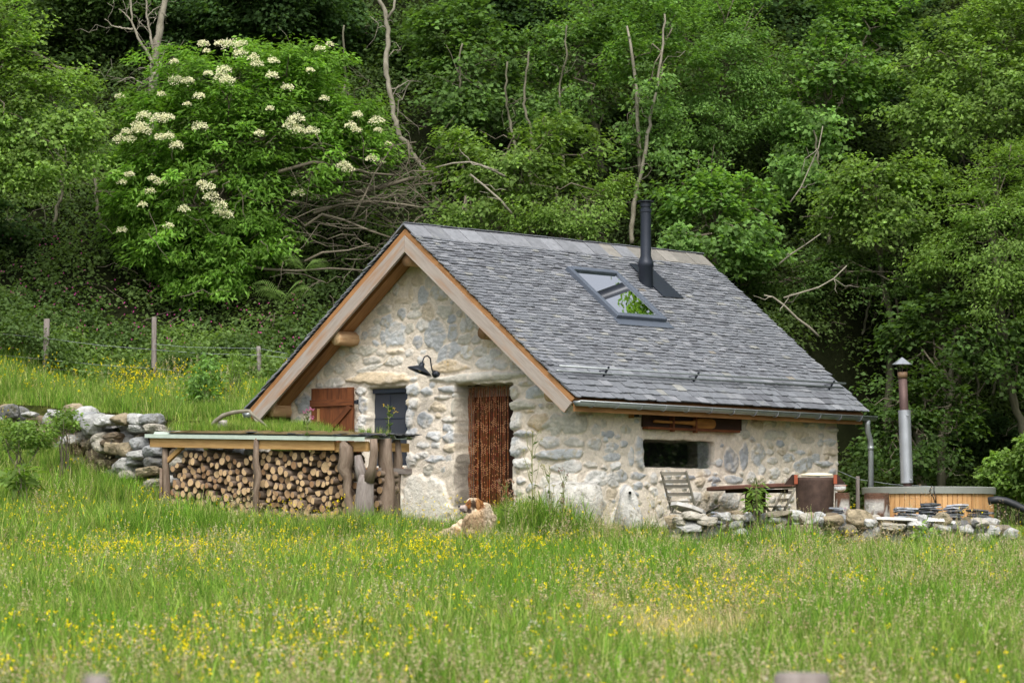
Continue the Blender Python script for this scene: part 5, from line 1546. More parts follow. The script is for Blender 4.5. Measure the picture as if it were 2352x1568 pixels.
# the flowering elder
EL = [(540, 190, 220, 95), (390, 300, 150, 110), (650, 290, 190, 115), (480, 430, 200, 120), (400, 560, 110, 80), (560, 560, 110, 90), (800, 300, 88, 78), (850, 340, 45, 40), (300, 420, 70, 70), (700, 150, 95, 45), (470, 650, 90, 60), (760, 400, 60, 60), (310, 480, 60, 90)]
YE = 60.2
ELB = np.array([.165, .320, .058])
elo = tree('elder_bush', 'large bright green elder bush covered in cream flower heads on the bank', [lobe(x, y, YE, a_, b_, 1.1) for x, y, a_, b_ in EL], ELB, 9, pxpath([(480, 760), (478, 700), (500, 600), (510, 480), (520, 350), (530, 260)], YE + .3), dens=1.25, size=.12, per=72, wfac=.36, clr=.34, cat='bush', limbs=22, trad=.08, droop=.55)
FL = [(1055, 210, 3), (1010, 205, 2), (1110, 205, 2), (1105, 250, 2.6), (935, 205, 2), (1165, 268, 2), (1180, 297, 2.2), (1255, 283, 2), (1030, 325, 2.5), (1020, 360, 2.8), (1045, 375, 2.6), (815, 375, 3), (865, 375, 2), (800, 285, 1.5), (950, 235, 1.3), (1320, 405, 2), (1250, 350, 2), (1470, 228, 1.8), (1515, 208, 1.5), (1490, 455, 1.6), (1425, 325, 1.4), (955, 340, 1.6), (915, 445, 2), (550, 445, 1.6),
      (730, 550, 3), (770, 545, 2.4), (660, 535, 2.4), (640, 580, 2.8), (660, 605, 2.8), (580, 610, 2), (550, 645, 2.4), (600, 640, 2), (635, 600, 2.4), (735, 635, 2), (775, 628, 2), (810, 672, 2.2), (917, 585, 2.6), (1360, 550, 2.8), (1335, 580, 2.6), (1370, 600, 2.6), (1433, 605, 2.4), (1190, 615, 1.8), (1640, 530, 1.8), (1610, 580, 2), (1640, 600, 1.6), (1730, 560, 2.6), (1735, 600, 1.4),
      (1580, 765, 2.4), (1600, 780, 2), (1705, 730, 1.8), (1745, 745, 2), (1785, 665, 1.4), (1370, 890, 2.2), (1420, 905, 2.4), (1445, 910, 1.6), (700, 822, 1.7), (740, 838, 2), (595, 803, 1.6), (560, 840, 1.6), (955, 865, 2.5), (970, 908, 2.7), (1010, 945, 2.6), (1000, 975, 1.6), (1040, 990, 2.3), (845, 962, 2), (775, 1040, 1.8), (560, 1060, 1.8), (925, 845, 1.6), (655, 942, 1.6), (740, 435, 1.4), (690, 880, 1.8), (1240, 500, 1.3), (860, 480, 1.3)]
rg = np.random.default_rng(31)
for (x, y, s_) in FL:
    px, py = x / 2, y / 2
    best = YE
    for (a_, b_, c_, d_) in EL:
        q = ((px - a_) / c_) ** 2 + ((py - b_) / d_) ** 2
        if q < 1.25: best = min(best, YE - 1.1 * math.sqrt(max(.05, 1.25 - q)) - .12)
    c = at(px, py, best); r_ = s_ * .050
    n = int(95 * s_); an = rg.uniform(0, 6.283, n); rr_ = np.sqrt(rg.random(n)) * r_
    lump = .35 * r_ * np.sin(an * 3 + x)
    P_ = c + np.stack([rr_ * np.cos(an) * 1.1, rr_ * np.sin(an) * .8, .55 * r_ * (1 - (rr_ / r_) ** 2) + rg.normal(0, .15 * r_, n) + lump * .3 - rr_ * .35 * np.sin(an) * -1], 1)
    nr = unit(rg.normal(size=(n, 3)) * .5 + [0, -.45, .8]); dd = unit(np.cross(nr, rg.normal(size=(n, 3))))
    Lq = rg.uniform(.014, .028, n)
    V = leaf_quads(P_, nr, dd, Lq, Lq * 1.1, 0)
    cc = np.array(lin(232, 230, 190)) * rg.uniform(.8, 1.1, (n, 1)); 
    quads_obj('flower_head', [(V, np.repeat(cc, 4, axis=0))], M['petal'], elo)

# twin pale trunks behind the flue
tt_ = tree('twin_stem_tree', 'slender pale twin stemmed tree rising behind the stove flue', [lobe(1500, 40, 61.5, 120, 90), lobe(1430, 150, 61.5, 70, 70), lobe(1580, 130, 61.6, 70, 60), lobe(1490, 260, 61, 80, 60), lobe(1430, 330, 60.9, 50, 50), lobe(1540, 350, 60.2, 50, 40), lobe(1500, 180, 60.2, 40, 40)], MID * 1.1, 44, pxpath([(1449, 560), (1452, 510), (1462, 440), (1478, 370), (1492, 290), (1508, 210), (1520, 120), (1528, 30)], 60.6), trad=.046, bark='birch', dens=.9, limbs=4)
mb = MB(); mb.tube(pxpath([(1470, 400), (1468, 330), (1464, 280), (1462, 200), (1448, 100), (1440, 60)], 60.7), [.036, .036, .034, .03, .024, .016], 8); mb.build('second_stem', M['birch'], tt_, True)

# front row of the wood: crowns read from the photograph
FRONT = [('light leafy tree directly above the cabin ridge, left of the flue', [(1180, 400, 59.6, 150, 85), (1300, 330, 60, 110, 80), (1080, 490, 59, 85, 45), (1050, 350, 60.2, 60, 70)], LIGHT * .82),
         ('low light green tree pressed against the cabin ridge left of the flue', [(1330, 500, 58.9, 110, 40), (1240, 490, 59, 90, 45), (1400, 440, 59.4, 60, 50)], LIGHT * .92),
         ('green tree spreading right of the flue above the far end of the ridge', [(1610, 470, 59.6, 110, 80), (1700, 560, 59.2, 90, 80), (1570, 560, 58.6, 60, 40), (1690, 440, 60, 80, 60)], MID * 1.15),
         ('light crowned tree at the right with a rounded top halfway up the picture', [(2000, 430, 59.8, 130, 80), (1930, 470, 59.8, 70, 55), (2120, 400, 60, 90, 70), (2060, 510, 59.4, 110, 50)], LIGHT * .85),
         ('yellow-green tree filling the right edge beside the rounded crown', [(2230, 480, 59, 110, 90), (2300, 640, 58.4, 90, 100), (2180, 590, 58.8, 90, 55), (2330, 380, 59.6, 90, 110), (2420, 560, 58.8, 110, 200)], LIGHT * .9),
         ('tall mid green tree behind the brushwood in the middle top', [(1120, 190, 62.5, 130, 120), (1020, 70, 63, 120, 90), (1060, 260, 62, 70, 70)], MID * .8),
         ('tall mid green tree top centre right of the crooked trunk', [(1320, 140, 62.8, 140, 120), (1400, 30, 63, 120, 80), (1260, 250, 62, 90, 60)], MID),
         ('tall light topped tree at the top right of centre', [(1680, 130, 62.6, 140, 110), (1620, 280, 62.2, 100, 80), (1760, 260, 62.4, 90, 90), (1620, 10, 63, 140, 70)], MID * 1.15),
         ('tall tree in the upper right with dangling sprays', [(1920, 170, 62.4, 140, 110), (1850, 300, 61.8, 90, 80), (1980, 30, 63, 140, 80), (1830, 400, 61, 70, 60)], MID * 1.1),
         ('tall yellow-green tree in the top right corner', [(2200, 150, 61.8, 140, 120), (2320, 60, 62, 120, 110), (2150, 270, 61, 110, 80), (2330, 240, 61, 100, 90), (2450, 200, 61.5, 120, 200)], LIGHT * .85),
         ('tree with shade-darkened leaves whose sprays hang behind the downpipe', [(1840, 640, 59.8, 90, 70), (1760, 620, 60, 60, 60), (1940, 600, 60, 110, 50), (2060, 640, 59.6, 110, 50), (1780, 700, 60.2, 70, 60), (1860, 800, 60.2, 45, 50)], MID * .6),  # this and the two below: shade put into a darker leaf colour
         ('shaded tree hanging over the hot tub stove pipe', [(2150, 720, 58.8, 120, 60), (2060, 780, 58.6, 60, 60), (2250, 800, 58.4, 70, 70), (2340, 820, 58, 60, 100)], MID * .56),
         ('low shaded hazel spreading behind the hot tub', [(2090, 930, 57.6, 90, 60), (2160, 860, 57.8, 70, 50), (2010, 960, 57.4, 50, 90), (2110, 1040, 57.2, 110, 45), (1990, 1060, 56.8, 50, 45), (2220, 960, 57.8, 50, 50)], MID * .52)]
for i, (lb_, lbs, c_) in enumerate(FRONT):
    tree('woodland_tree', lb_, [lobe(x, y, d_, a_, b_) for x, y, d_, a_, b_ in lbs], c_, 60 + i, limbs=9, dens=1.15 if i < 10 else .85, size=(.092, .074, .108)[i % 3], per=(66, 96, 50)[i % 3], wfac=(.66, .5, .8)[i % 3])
# deeper trees closing the hillside
BACK = [(1800, 290, 66.5, 120, 90), (1930, 330, 66, 120, 90), (1760, 730, 62.8, 90, 70), (1850, 880, 62, 90, 130), (1920, 740, 63, 110, 100), (1870, 640, 63.5, 100, 90), (1960, 1050, 62, 110, 60), (2280, 1010, 60.5, 120, 80), (-60, 500, 60.5, 110, 60), (120, 120, 66, 150, 130), (420, 40, 66, 160, 90), (620, -10, 65, 170, 90), (230, -20, 65.5, 140, 60), (760, 60, 66, 120, 90), (840, 200, 67, 110, 120), (960, 160, 66, 110, 120), (1180, 40, 67, 150, 110), (1240, 300, 65, 130, 110),
        (1480, 320, 64.5, 120, 110), (1560, 80, 67, 150, 110), (1820, 60, 67, 160, 110), (1780, 420, 64.5, 120, 90), (2080, 80, 67, 150, 110), (2080, 260, 65, 140, 90), (2300, 280, 65.5, 140, 120), (1950, 560, 66, 150, 90), (2200, 620, 66, 150, 100), (1800, 760, 66, 120, 90), (2350, 760, 65, 110, 120), (40, 330, 64, 150, 90), (1380, 420, 64, 110, 80), (700, 230, 66, 110, 90), (2050, 780, 66, 130, 90)]
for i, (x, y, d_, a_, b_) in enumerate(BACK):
    tree('background_tree', 'tree with shade-darkened leaves standing deep in the wood on the hillside', [lobe(x, y, d_, a_, b_), lobe(x + 60, y + 55, d_ + .4, a_ * .7, b_ * .7), lobe(x - 60, y + 40, d_ + .2, a_ * .7, b_ * .7)], (DARK * (.62 if x > 1500 and y > 500 else .8) if i % 3 else MID * .5), 200 + i, limbs=5, dens=1.1, size=.11, grp='shade-darkened trees deep in the wood', per=70)  # leaf colours darkened for the wood's shade, most at lower right
# tall trees up the slope whose tops stand against the sky above the picture, and the edge of the wood round to the right
HIGH = [(x_, y_, h_) for x_, y_, h_ in ((-14, 72, 10), (-6, 75, 11), (1, 74, 10), (6.5, 73, 8), (12.4, 73, 6.5), (12.5, 62, 9), (15, 56, 10), (18, 50, 10), (20, 44, 10), (22, 58, 12), (21, 66, 12), (24, 50, 11), (26, 42, 10), (13.2, 54.6, 6.5), (17, 51.5, 8), (14.5, 49.6, 7))]
for i, (x_, y_, h_) in enumerate(HIGH):
    g_ = gz(x_, y_); r_ = h_ * .26
    lbs = [(np.array([x_, y_, g_ + h_ * .72]), np.array([r_, r_, h_ * .26])), (np.array([x_ - r_ * .6, y_ - r_ * .4, g_ + h_ * .42]), np.array([r_ * .9, r_ * .9, h_ * .2])), (np.array([x_ + r_ * .6, y_ - r_ * .2, g_ + h_ * .35]), np.array([r_ * .9, r_ * .9, h_ * .2])), (np.array([x_, y_ - r_ * .5, g_ + h_ * .16]), np.array([r_, r_, h_ * .14]))]
    tree('tall_tree', 'tall tree at the edge of the wood beyond the picture edge', lbs, MID * .9, 300 + i, dens=.5 if i != 4 else .3, size=.15, per=60, limbs=10, trad=.16, clr=.6, grp='tall trees round the edge of the wood')
# bare stems in the shade on the right
rg = np.random.default_rng(90)
for (x0, y0, x1, y1) in ((1835, 960, 1905, 650), (1890, 950, 1950, 640), (1945, 1040, 2030, 700), (2000, 940, 2060, 620), (2120, 1060, 2130, 760), (1815, 880, 1850, 640), (2290, 1040, 2270, 760), (120, 560, 150, 300), (230, 560, 215, 250), (700, 330, 690, 120), (780, 300, 790, 60), (1855, 1080, 1900, 720), (1880, 1000, 1925, 700), (1905, 1060, 1985, 660), (1930, 900, 2010, 640), (1960, 780, 1990, 690), (2060, 1000, 2075, 700), (2180, 1060, 2165, 760), (2250, 1000, 2235, 640), (2300, 980, 2320, 640), (1800, 640, 1830, 520), (1180, 330, 1165, 140), (1225, 300, 1215, 120), (1065, 300, 1060, 100), (1280, 320, 1300, 60), (1905, 560, 1870, 300), (1765, 690, 1800, 500)):
    yd_ = rg.uniform(60.4, 62.5)
    top_ = at(x1, y1, yd_); b_ = at(x0, y0, yd_); b_[2] = min(b_[2], gz(b_[0], b_[1]) + .0)
    o = thing('slender_tree', (b_[0], b_[1], gz(b_[0], b_[1])), 'thin bare grey stem leaning in the shade of the wood', 'tree', 'thin bare stems in the shaded wood')
    mb = MB(); rough_tube(mb, wiggle(rg, b_, top_, 8, .22), np.linspace(.034, .016, 8), 7, .02, 5); mb.build('trunk', M['trunk'], o, True)
# dead branches
DEADB = [([(1755, 678), (1775, 682), (1800, 700), (1830, 730), (1860, 752), (1880, 772)], 58.2, .022, 'pale dead branch drooping beside the roof verge on the right'),
         ([(1885, 537), (1850, 562), (1815, 585), (1790, 606)], 58.6, .018, 'straight dead branch above the far roof verge'),
         ([(1945, 610), (1915, 640), (1880, 660), (1840, 672), (1800, 684)], 58.4, .016, 'curved dead twig pointing up to the right of the verge'),
         ([(1890, 290), (1880, 340), (1862, 380), (1840, 430), (1815, 465)], 59.0, .014, 'long thin dead twig hanging in the upper right foliage'),
         ([(1000, 385), (1040, 375), (1080, 372), (1120, 385), (1160, 405)], 58.6, .022, 'pale dead branch arching in the light tree above the ridge'),
         ([(1080, 400), (1110, 425), (1150, 460), (1175, 490)], 58.6, .024, 'short grey dead branch slanting down above the ridge')]
for i, (pts, yd_, r_, lb_) in enumerate(DEADB):
    q = pxpath(pts, yd_); o = thing('dead_branch', q[-1], lb_, 'branch')
    mb = MB(); mb.tube(q, np.linspace(r_ * .6, r_, len(q)), 7, wob=.05)
    for _ in range(3):
        j = int(rg.integers(1, len(q) - 1)); mb.tube(wiggle(rg, q[j], q[j] + rg.normal(0, .22, 3), 5, .4), np.linspace(r_ * .5, .004, 5), 5)
    mb.build('bleached_wood', M['birch'], o, True)
# the heap of brushwood between elder and roof
BR = [([(640, 395), (720, 372), (790, 382), (850, 398), (905, 402)], .035), ([(700, 520), (740, 492), (790, 505), (850, 530), (905, 548)], .03), ([(720, 490), (780, 470), (860, 462), (930, 470), (975, 478)], .03), ([(760, 448), (830, 440), (890, 425), (950, 408)], .06),
      ([(810, 500), (838, 448), (860, 400), (905, 330)], .025), ([(700, 600), (740, 580), (800, 575), (850, 560)], .025), ([(560, 608), (610, 618), (680, 622), (760, 616), (850, 622)], .03), ([(480, 345), (530, 325), (575, 330), (610, 318)], .05), ([(460, 405), (480, 398), (500, 392)], .04), ([(240, 410), (280, 380), (310, 355), (330, 345)], .02), ([(220, 440), (290, 442), (350, 430)], .02)]
for i, (pts, r_) in enumerate(BR):
    q = pxpath(pts, 59.4 + .15 * (i % 4)); o = thing('fallen_branch', q[0], 'grey fallen branch in the brushwood heap between elder and roof', 'branch', 'fallen branches in the brushwood heap')
    mb = MB(); mb.tube(q, np.linspace(r_, r_ * .5, len(q)), 7, wob=.05); mb.build('dead_wood', M['twig'], o, True)
mb = MB()
for i in range(200):
    x = rg.normal(830, 85); y = rg.normal(455, 62)
    if x > 960 and y > 500: continue
    a_ = at(x, y, rg.uniform(59.2, 61)); an = rg.normal(0.0, .55) + (math.pi if rg.random() < .5 else 0); L = rg.uniform(.5, 1.6)
    b_ = a_ + np.array([math.cos(an) * L, rg.normal(0, .3), math.sin(an) * L])
    mb.tube(wiggle(rg, a_, b_, 6, .35, rg.normal(0, .1)), np.linspace(rg.uniform(.006, .013), .003, 6), 4)
for i in range(60):
    x = rg.uniform(250, 1000); y = rg.uniform(330, 760); a_ = at(x, y, rg.uniform(58.8, 60)); an = rg.uniform(0, 6.28); L = rg.uniform(.3, 1.0)
    mb.tube(wiggle(rg, a_, a_ + np.array([math.cos(an) * L, 0, math.sin(an) * L * .6]), 6, .3, .1), np.linspace(.009, .003, 6), 4)
o = mb.build('brushwood', M['twig'], None, True); tag(o, 'tangle of dry grey twigs heaped on the bank between elder and cabin', 'brushwood', kind='stuff')

# bramble bank and forest floor
rg = np.random.default_rng(51)
n = 11000
X = rg.uniform(-14, 15, n); Yc = 57.4 + (rg.random(n) ** .8) * 13
X[-2700:-1300] = rg.uniform(2.5, 9.5, 1400); Yc[-2700:-1300] = rg.uniform(57.4, 66, 1400); X[-1300:] = rg.uniform(-11, .3, 1300); Yc[-1300:] = rg.uniform(56.9, 59.0, 1300)
hgt = np.where((Yc < 59) & (X < .5), .62, .12) * np.where(X > .5, 1, np.clip(.4 + fbm(X * 1.3, Yc, 44), .1, 1)) + .38 * np.clip(.5 + .7 * fbm(X * .9, Yc * .9, 4), 0, 1)
C = np.stack([X, Yc, ground(X, Yc) + rg.random(n) * hgt], 1)
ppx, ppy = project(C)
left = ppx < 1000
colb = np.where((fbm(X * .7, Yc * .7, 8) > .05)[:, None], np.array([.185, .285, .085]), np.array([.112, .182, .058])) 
colb = colb * np.where(left, 1.0 + .2 * (Yc < 59.5), .6)[:, None]  # right side darkened: shade of the wood put into the leaf colour
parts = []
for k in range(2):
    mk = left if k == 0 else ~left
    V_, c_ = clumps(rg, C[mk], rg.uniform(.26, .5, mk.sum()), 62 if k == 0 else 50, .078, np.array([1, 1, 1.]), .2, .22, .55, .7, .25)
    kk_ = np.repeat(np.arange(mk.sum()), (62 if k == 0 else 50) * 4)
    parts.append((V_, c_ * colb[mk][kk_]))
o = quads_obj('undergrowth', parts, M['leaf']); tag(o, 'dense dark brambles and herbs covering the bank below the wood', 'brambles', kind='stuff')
# pink campion in the brambles
n = 260
px = np.concatenate([rg.uniform(0, 700, 200), rg.uniform(0, 200, 60)]); py = np.concatenate([rg.uniform(640, 800, 200), rg.uniform(540, 800, 60)])
P_ = []
for x, y in zip(px, py):
    lo, hi = 57.0, 66.0
    for _ in range(18):
        md = (lo + hi) / 2; q = at(x, y, md)
        if q[2] > gz(q[0], md) + .42: lo = md
        else: hi = md
    P_.append(at(x, y, lo))
P_ = np.repeat(np.array(P_), 5, axis=0); nq = len(P_)
nr = unit(rg.normal(size=(nq, 3)) * .5 + [0, -.8, .5]); dd = unit(np.cross(nr, rg.normal(size=(nq, 3)))); Lq = rg.uniform(.014, .024, nq)
o = quads_obj('campion_flowers', [(leaf_quads(P_, nr, dd, Lq, Lq * .8, 0), np.repeat(np.array(lin(196, 84, 150)) * rg.uniform(.8, 1.1, (nq, 1)), 4, axis=0))], M['petal']); tag(o, 'small pink flowers dotted through the brambles on the left bank', 'flowers', kind='stuff')

# single plants
def fern(px, py, yd, label, n_, L, seed):
    rg = np.random.default_rng(seed); c = at(px, py, yd); o = thing('fern', c, label, 'fern')
    parts = []
    for i in range(n_):
        an = rg.uniform(-.4, 3.6); up_ = rg.uniform(.55, .9)
        t = np.linspace(0, 1, 22)
        ax_ = np.stack([np.cos(an) * L * t * .8, np.sin(an) * -.3 * L * t, L * (up_ * t - .55 * t ** 2.4)], 1) + c
        for sg in (-1, 1):
            sd_ = np.array([-math.sin(an) * .5, .3, .25]) * sg + np.array([0, 0, -.1])
            if abs(math.cos(an)) > .3: sd_ = np.array([.25, .2, .55 * sg])
            sd_ = np.tile(sd_ / np.linalg.norm(sd_), (22, 1)); Lq = L * .17 * np.sin(np.clip(t * .95 + .08, 0, 1) * math.pi) + .008
            parts.append((leaf_quads(ax_, unit(np.tile([0, -.7, .6], (22, 1)) + rg.normal(0, .1, (22, 3))), sd_, Lq, Lq * .07 + .003, 0), np.repeat(np.tile([.16, .26, .06], (22, 1)) * rg.uniform(.8, 1.2, (22, 1)), 4, axis=0)))
    quads_obj('fronds', parts, M['leaf'], o)
fern(650, 690, 58.6, 'light green fern arching out of the brambles left of the roof', 8, .75, 3); fern(700, 620, 58.9, 'smaller fern above the arching one beside the roof edge', 5, .6, 5)

def shrub(name, px, py, yd, rx, ry, label, col, seed, size, n_=60, per=60, wfac=.6, cat='shrub', base=None, droop=.3, flat=.6, rd=.4, crad=.17, taper=0):
    rg = np.random.default_rng(seed); c = at(px, py, yd); k = yd / F_PX
    o = thing(name, (c[0], yd, gz(c[0], yd)), label, cat)
    q = unit(rg.normal(size=(n_, 3))) * rg.random((n_, 1)) ** .4 * np.array([rx * k, rd, ry * k])
    q[:, 0] *= 1 - taper * np.clip(.5 + .5 * q[:, 2] / (ry * k), 0, 1); C = c + q; C[:, 2] = np.maximum(C[:, 2], gz(c[0], yd) + .05)
    quads_obj('leaves', [clumps(rg, C, crad, per, size, col, wfac=wfac, flat=flat, droop=droop)], M['leaf'], o)
    mb = MB()
    for i in range(9):
        b0 = np.array([c[0] + rg.normal(0, .1), yd + rg.normal(0, .08), gz(c[0], yd)]); mb.tube(wiggle(rg, b0, C[int(rg.integers(n_))], 6, .2), np.linspace(.012, .004, 6), 5)
    mb.build('stems', M['twig'], o, True)
    return o
shrub('hazel_shrub', 2318, 1090, 52.8, 62, 55, 'light green shrub with reddish young leaves behind the hot tub, far right', LIGHT * .95, 70, .085, 80)
shrub('hazel_shrub', 2400, 1060, 52.2, 70, 80, 'light green shrub at the very right edge of the picture', LIGHT * .85, 71, .085, 80)
shrub('nettle_clump', 470, 895, 53.2, 62, 82, 'tall dark green nettle and dock clump beside the arched branch', MID * 1.2, 72, .11, 80, 16, .42, 'plant', droop=.6, crad=.20, taper=.45)
shrub('nettle_clump', 540, 850, 54.5, 26, 46, 'slender yellow-green dock seed stalks right of the nettles', LIGHT * .9, 73, .05, 70, 14, .3, 'plant', crad=.08, taper=.8)
shrub('bramble_bush', 55, 1000, 50.6, 80, 42, 'bramble bush growing over the left end of the stone wall', LIGHT * .85, 74, .07, 70, 22, .6, crad=.13)
shrub('bramble_bush', 145, 965, 51.0, 40, 28, 'small bramble covering the wall top left of the boulders', LIGHT * .85, 75, .07, 34, 22, .6, crad=.12)
shrub('dock_plant', 40, 1090, 48.6, 40, 22, 'broad leaved dock low in the grass at the left edge', LIGHT * .8, 76, .20, 12, 10, .42, 'plant')
shrub('dock_plant', 2130, 1250, 44.8, 24, 40, 'leafy green weed in front of the right stone wall', LIGHT * .85, 77, .12, 26, 22, .35, 'plant')
shrub('dock_plant', 1738, 1150, 46.0, 14, 38, 'tall leafy weed growing before the round table', LIGHT * .95, 78, .10, 14, 10, .35, 'plant', rd=.08)
shrub('dock_plant', 1895, 1255, 44.8, 40, 40, 'mixed green weeds against the middle of the right stone wall', LIGHT * .8, 79, .09, 24, 30, .3, 'plant')

def weed(px, pyb, pyt, yd, label, seed, spread=18, n_=6, flower=None, fr_=.012):
    rg = np.random.default_rng(seed); b = at(px, pyb, yd); k = yd / F_PX
    o = thing('tall_weed', (b[0], yd, gz(b[0], yd) if pyb > 1100 else b[2]), label, 'plant')
    mb = MB(); H_ = (pyb - pyt) * k; fl = []; lv = []
    top_ = b + np.array([rg.normal(0, 3) * k, 0, H_])
    main = wiggle(rg, b, top_, 9, .06); mb.tube(main, np.linspace(.008, .004, 9), 5, lin(120, 126, 70))
    for i in range(n_):
        j = int(rg.integers(3, 8)); e = main[j] + np.array([rg.uniform(-1, 1) * spread * k, rg.normal(0, .04), rg.uniform(.15, .38) * H_])
        e[2] = min(e[2], top_[2] - .0); w_ = wiggle(rg, main[j], e, 5, .2); mb.tube(w_, np.linspace(.005, .002, 5), 4, lin(120, 126, 70)); fl.append(e)
        for _ in range(3): fl.append(e + rg.normal(0, 3.0 * k, 3))
    fl.append(top_); mb.build('stalk', M['thing'], o)
    lp_ = main[rg.integers(0, 8, 34)] + rg.normal(0, .015, (34, 3)); dd = unit(rg.normal(size=(34, 3)) + [0, 0, .4]); nr = unit(np.cross(dd, rg.normal(size=(34, 3)))); Lq = rg.uniform(.04, .10, 34)
    quads_obj('leaves', [(leaf_quads(lp_, nr, dd, Lq, Lq * .3), np.tile([.10, .16, .04], (136, 1)))], M['leaf'], o)
    F_ = np.repeat(np.array(fl), 6, axis=0) + rg.normal(0, fr_ * .4, (len(fl) * 6, 3)); nq = len(F_); nr = unit(rg.normal(size=(nq, 3)) + [0, -.5, .3]); dd = unit(np.cross(nr, rg.normal(size=(nq, 3)))); Lq = np.full(nq, fr_ * 1.6)
    quads_obj('flowers', [(leaf_quads(F_, nr, dd, Lq, Lq * .8, 0), np.tile(lin(*(flower or (150, 152, 110))), (nq * 4, 1)))], M['petal'], o)
weed(1222, 1235, 992, 45.9, 'tallest thin weed stalk standing before the pale wall right of the door', 1, 22, 8, (176, 170, 130), .010)
weed(1262, 1235, 1070, 45.9, 'second thin weed stalk to the right of the tallest one', 2, 26, 8, (176, 170, 130), .010)
weed(1290, 1235, 1080, 45.8, 'short thin weed stalk in front of the white boulder', 3, 20, 6, (150, 120, 110), .010)
weed(893, 996, 930, 46.2 + .8, 'small plant with yellow flowers growing on the right end of the turf roof', 4, 18, 4, (240, 205, 30), .006)
weed(1740, 1235, 1100, 45.9, 'leafy weed stalk with buds before the table pedestal', 5, 14, 6, (110, 116, 80), .010)
weed(1160, 1240, 1105, 45.6, 'arching seeding grass stems right of the dog', 6, 24, 8, (176, 140, 116), .012)
weed(705, 1000, 940, 47.8, 'thin pink flowered stem on the turf before the shutter', 7, 14, 6, (206, 120, 160), .010)

# ------------------------------------------------------------------ meadow
LIB = bpy.data.collections.new('tuft_library')           # not linked to the scene: only referenced by the scatter below
def blade_arrays(rg, n, h0, h1, rad, width, cols, lean=.35, seg=4):
    b = rg.normal(0, rad * .55, (n, 2)); h = rg.uniform(h0, h1, n); an = rg.uniform(0, 6.283, n); ln = np.abs(rg.normal(0, lean, n)) + .05
    w_ = width * rg.uniform(.6, 1.3, n); fa = rg.uniform(0, 3.14, n)
    ts = np.linspace(0, 1, seg + 1)
    V = np.zeros((n, seg + 1, 2, 3))
    for k, t in enumerate(ts):
        cx = b[:, 0] + np.cos(an) * ln * h * t ** 2; cy = b[:, 1] + np.sin(an) * ln * h * t ** 2; cz = h * (t - .25 * ln * t ** 2)
        hw = w_ * (1 - t ** 1.5 * .92) / 2
        V[:, k, 0] = np.stack([cx - np.cos(fa) * hw, cy - np.sin(fa) * hw, cz], 1); V[:, k, 1] = np.stack([cx + np.cos(fa) * hw, cy + np.sin(fa) * hw, cz], 1)
    ix = np.arange(n)[:, None] * (seg + 1) * 2 + np.arange(seg)[None] * 2
    Q = np.stack([ix, ix + 1, ix + 3, ix + 2], -1).reshape(-1, 4)
    ci = rg.integers(0, len(cols), n); c = np.array(cols)[ci] * rg.uniform(.5, 1.45, (n, 1))
    tips = V[:, -1].mean(1)
    return V.reshape(-1, 3), Q, np.repeat(c, (seg + 1) * 2, axis=0), tips, V[:, -2].mean(1)
GG = [np.array(lin(*q)) for q in ((128, 162, 58), (106, 146, 48), (156, 176, 82), (84, 124, 42), (180, 180, 116))]
GDRY = [np.array(lin(*q)) for q in ((222, 206, 150), (200, 186, 124), (230, 214, 170))]
def lib(name, arrs, mat):
    V = np.concatenate([a_[0] for a_ in arrs]); Q = []; off = 0
    for a_ in arrs: Q.append(a_[1] + off); off += len(a_[0])
    me = np_mesh(name, V, np.concatenate(Q), np.concatenate([a_[2] for a_ in arrs])); me.materials.append(mat)
    o = bpy.data.objects.new(name, me); LIB_C.objects.link(o)
def quad_parts(P_, rg, size, col, wf=.8, bias=(0, -.4, .6)):
    n = len(P_); nr = unit(rg.normal(size=(n, 3)) * .6 + bias); dd = unit(np.cross(nr, rg.normal(size=(n, 3)))); L = size * rg.uniform(.7, 1.3, n)
    return leaf_quads(P_, nr, dd, L, L * wf, 0), np.arange(n * 4).reshape(-1, 4), np.repeat(np.asarray(col) * rg.uniform(.8, 1.15, (n, 1)), 4, axis=0)
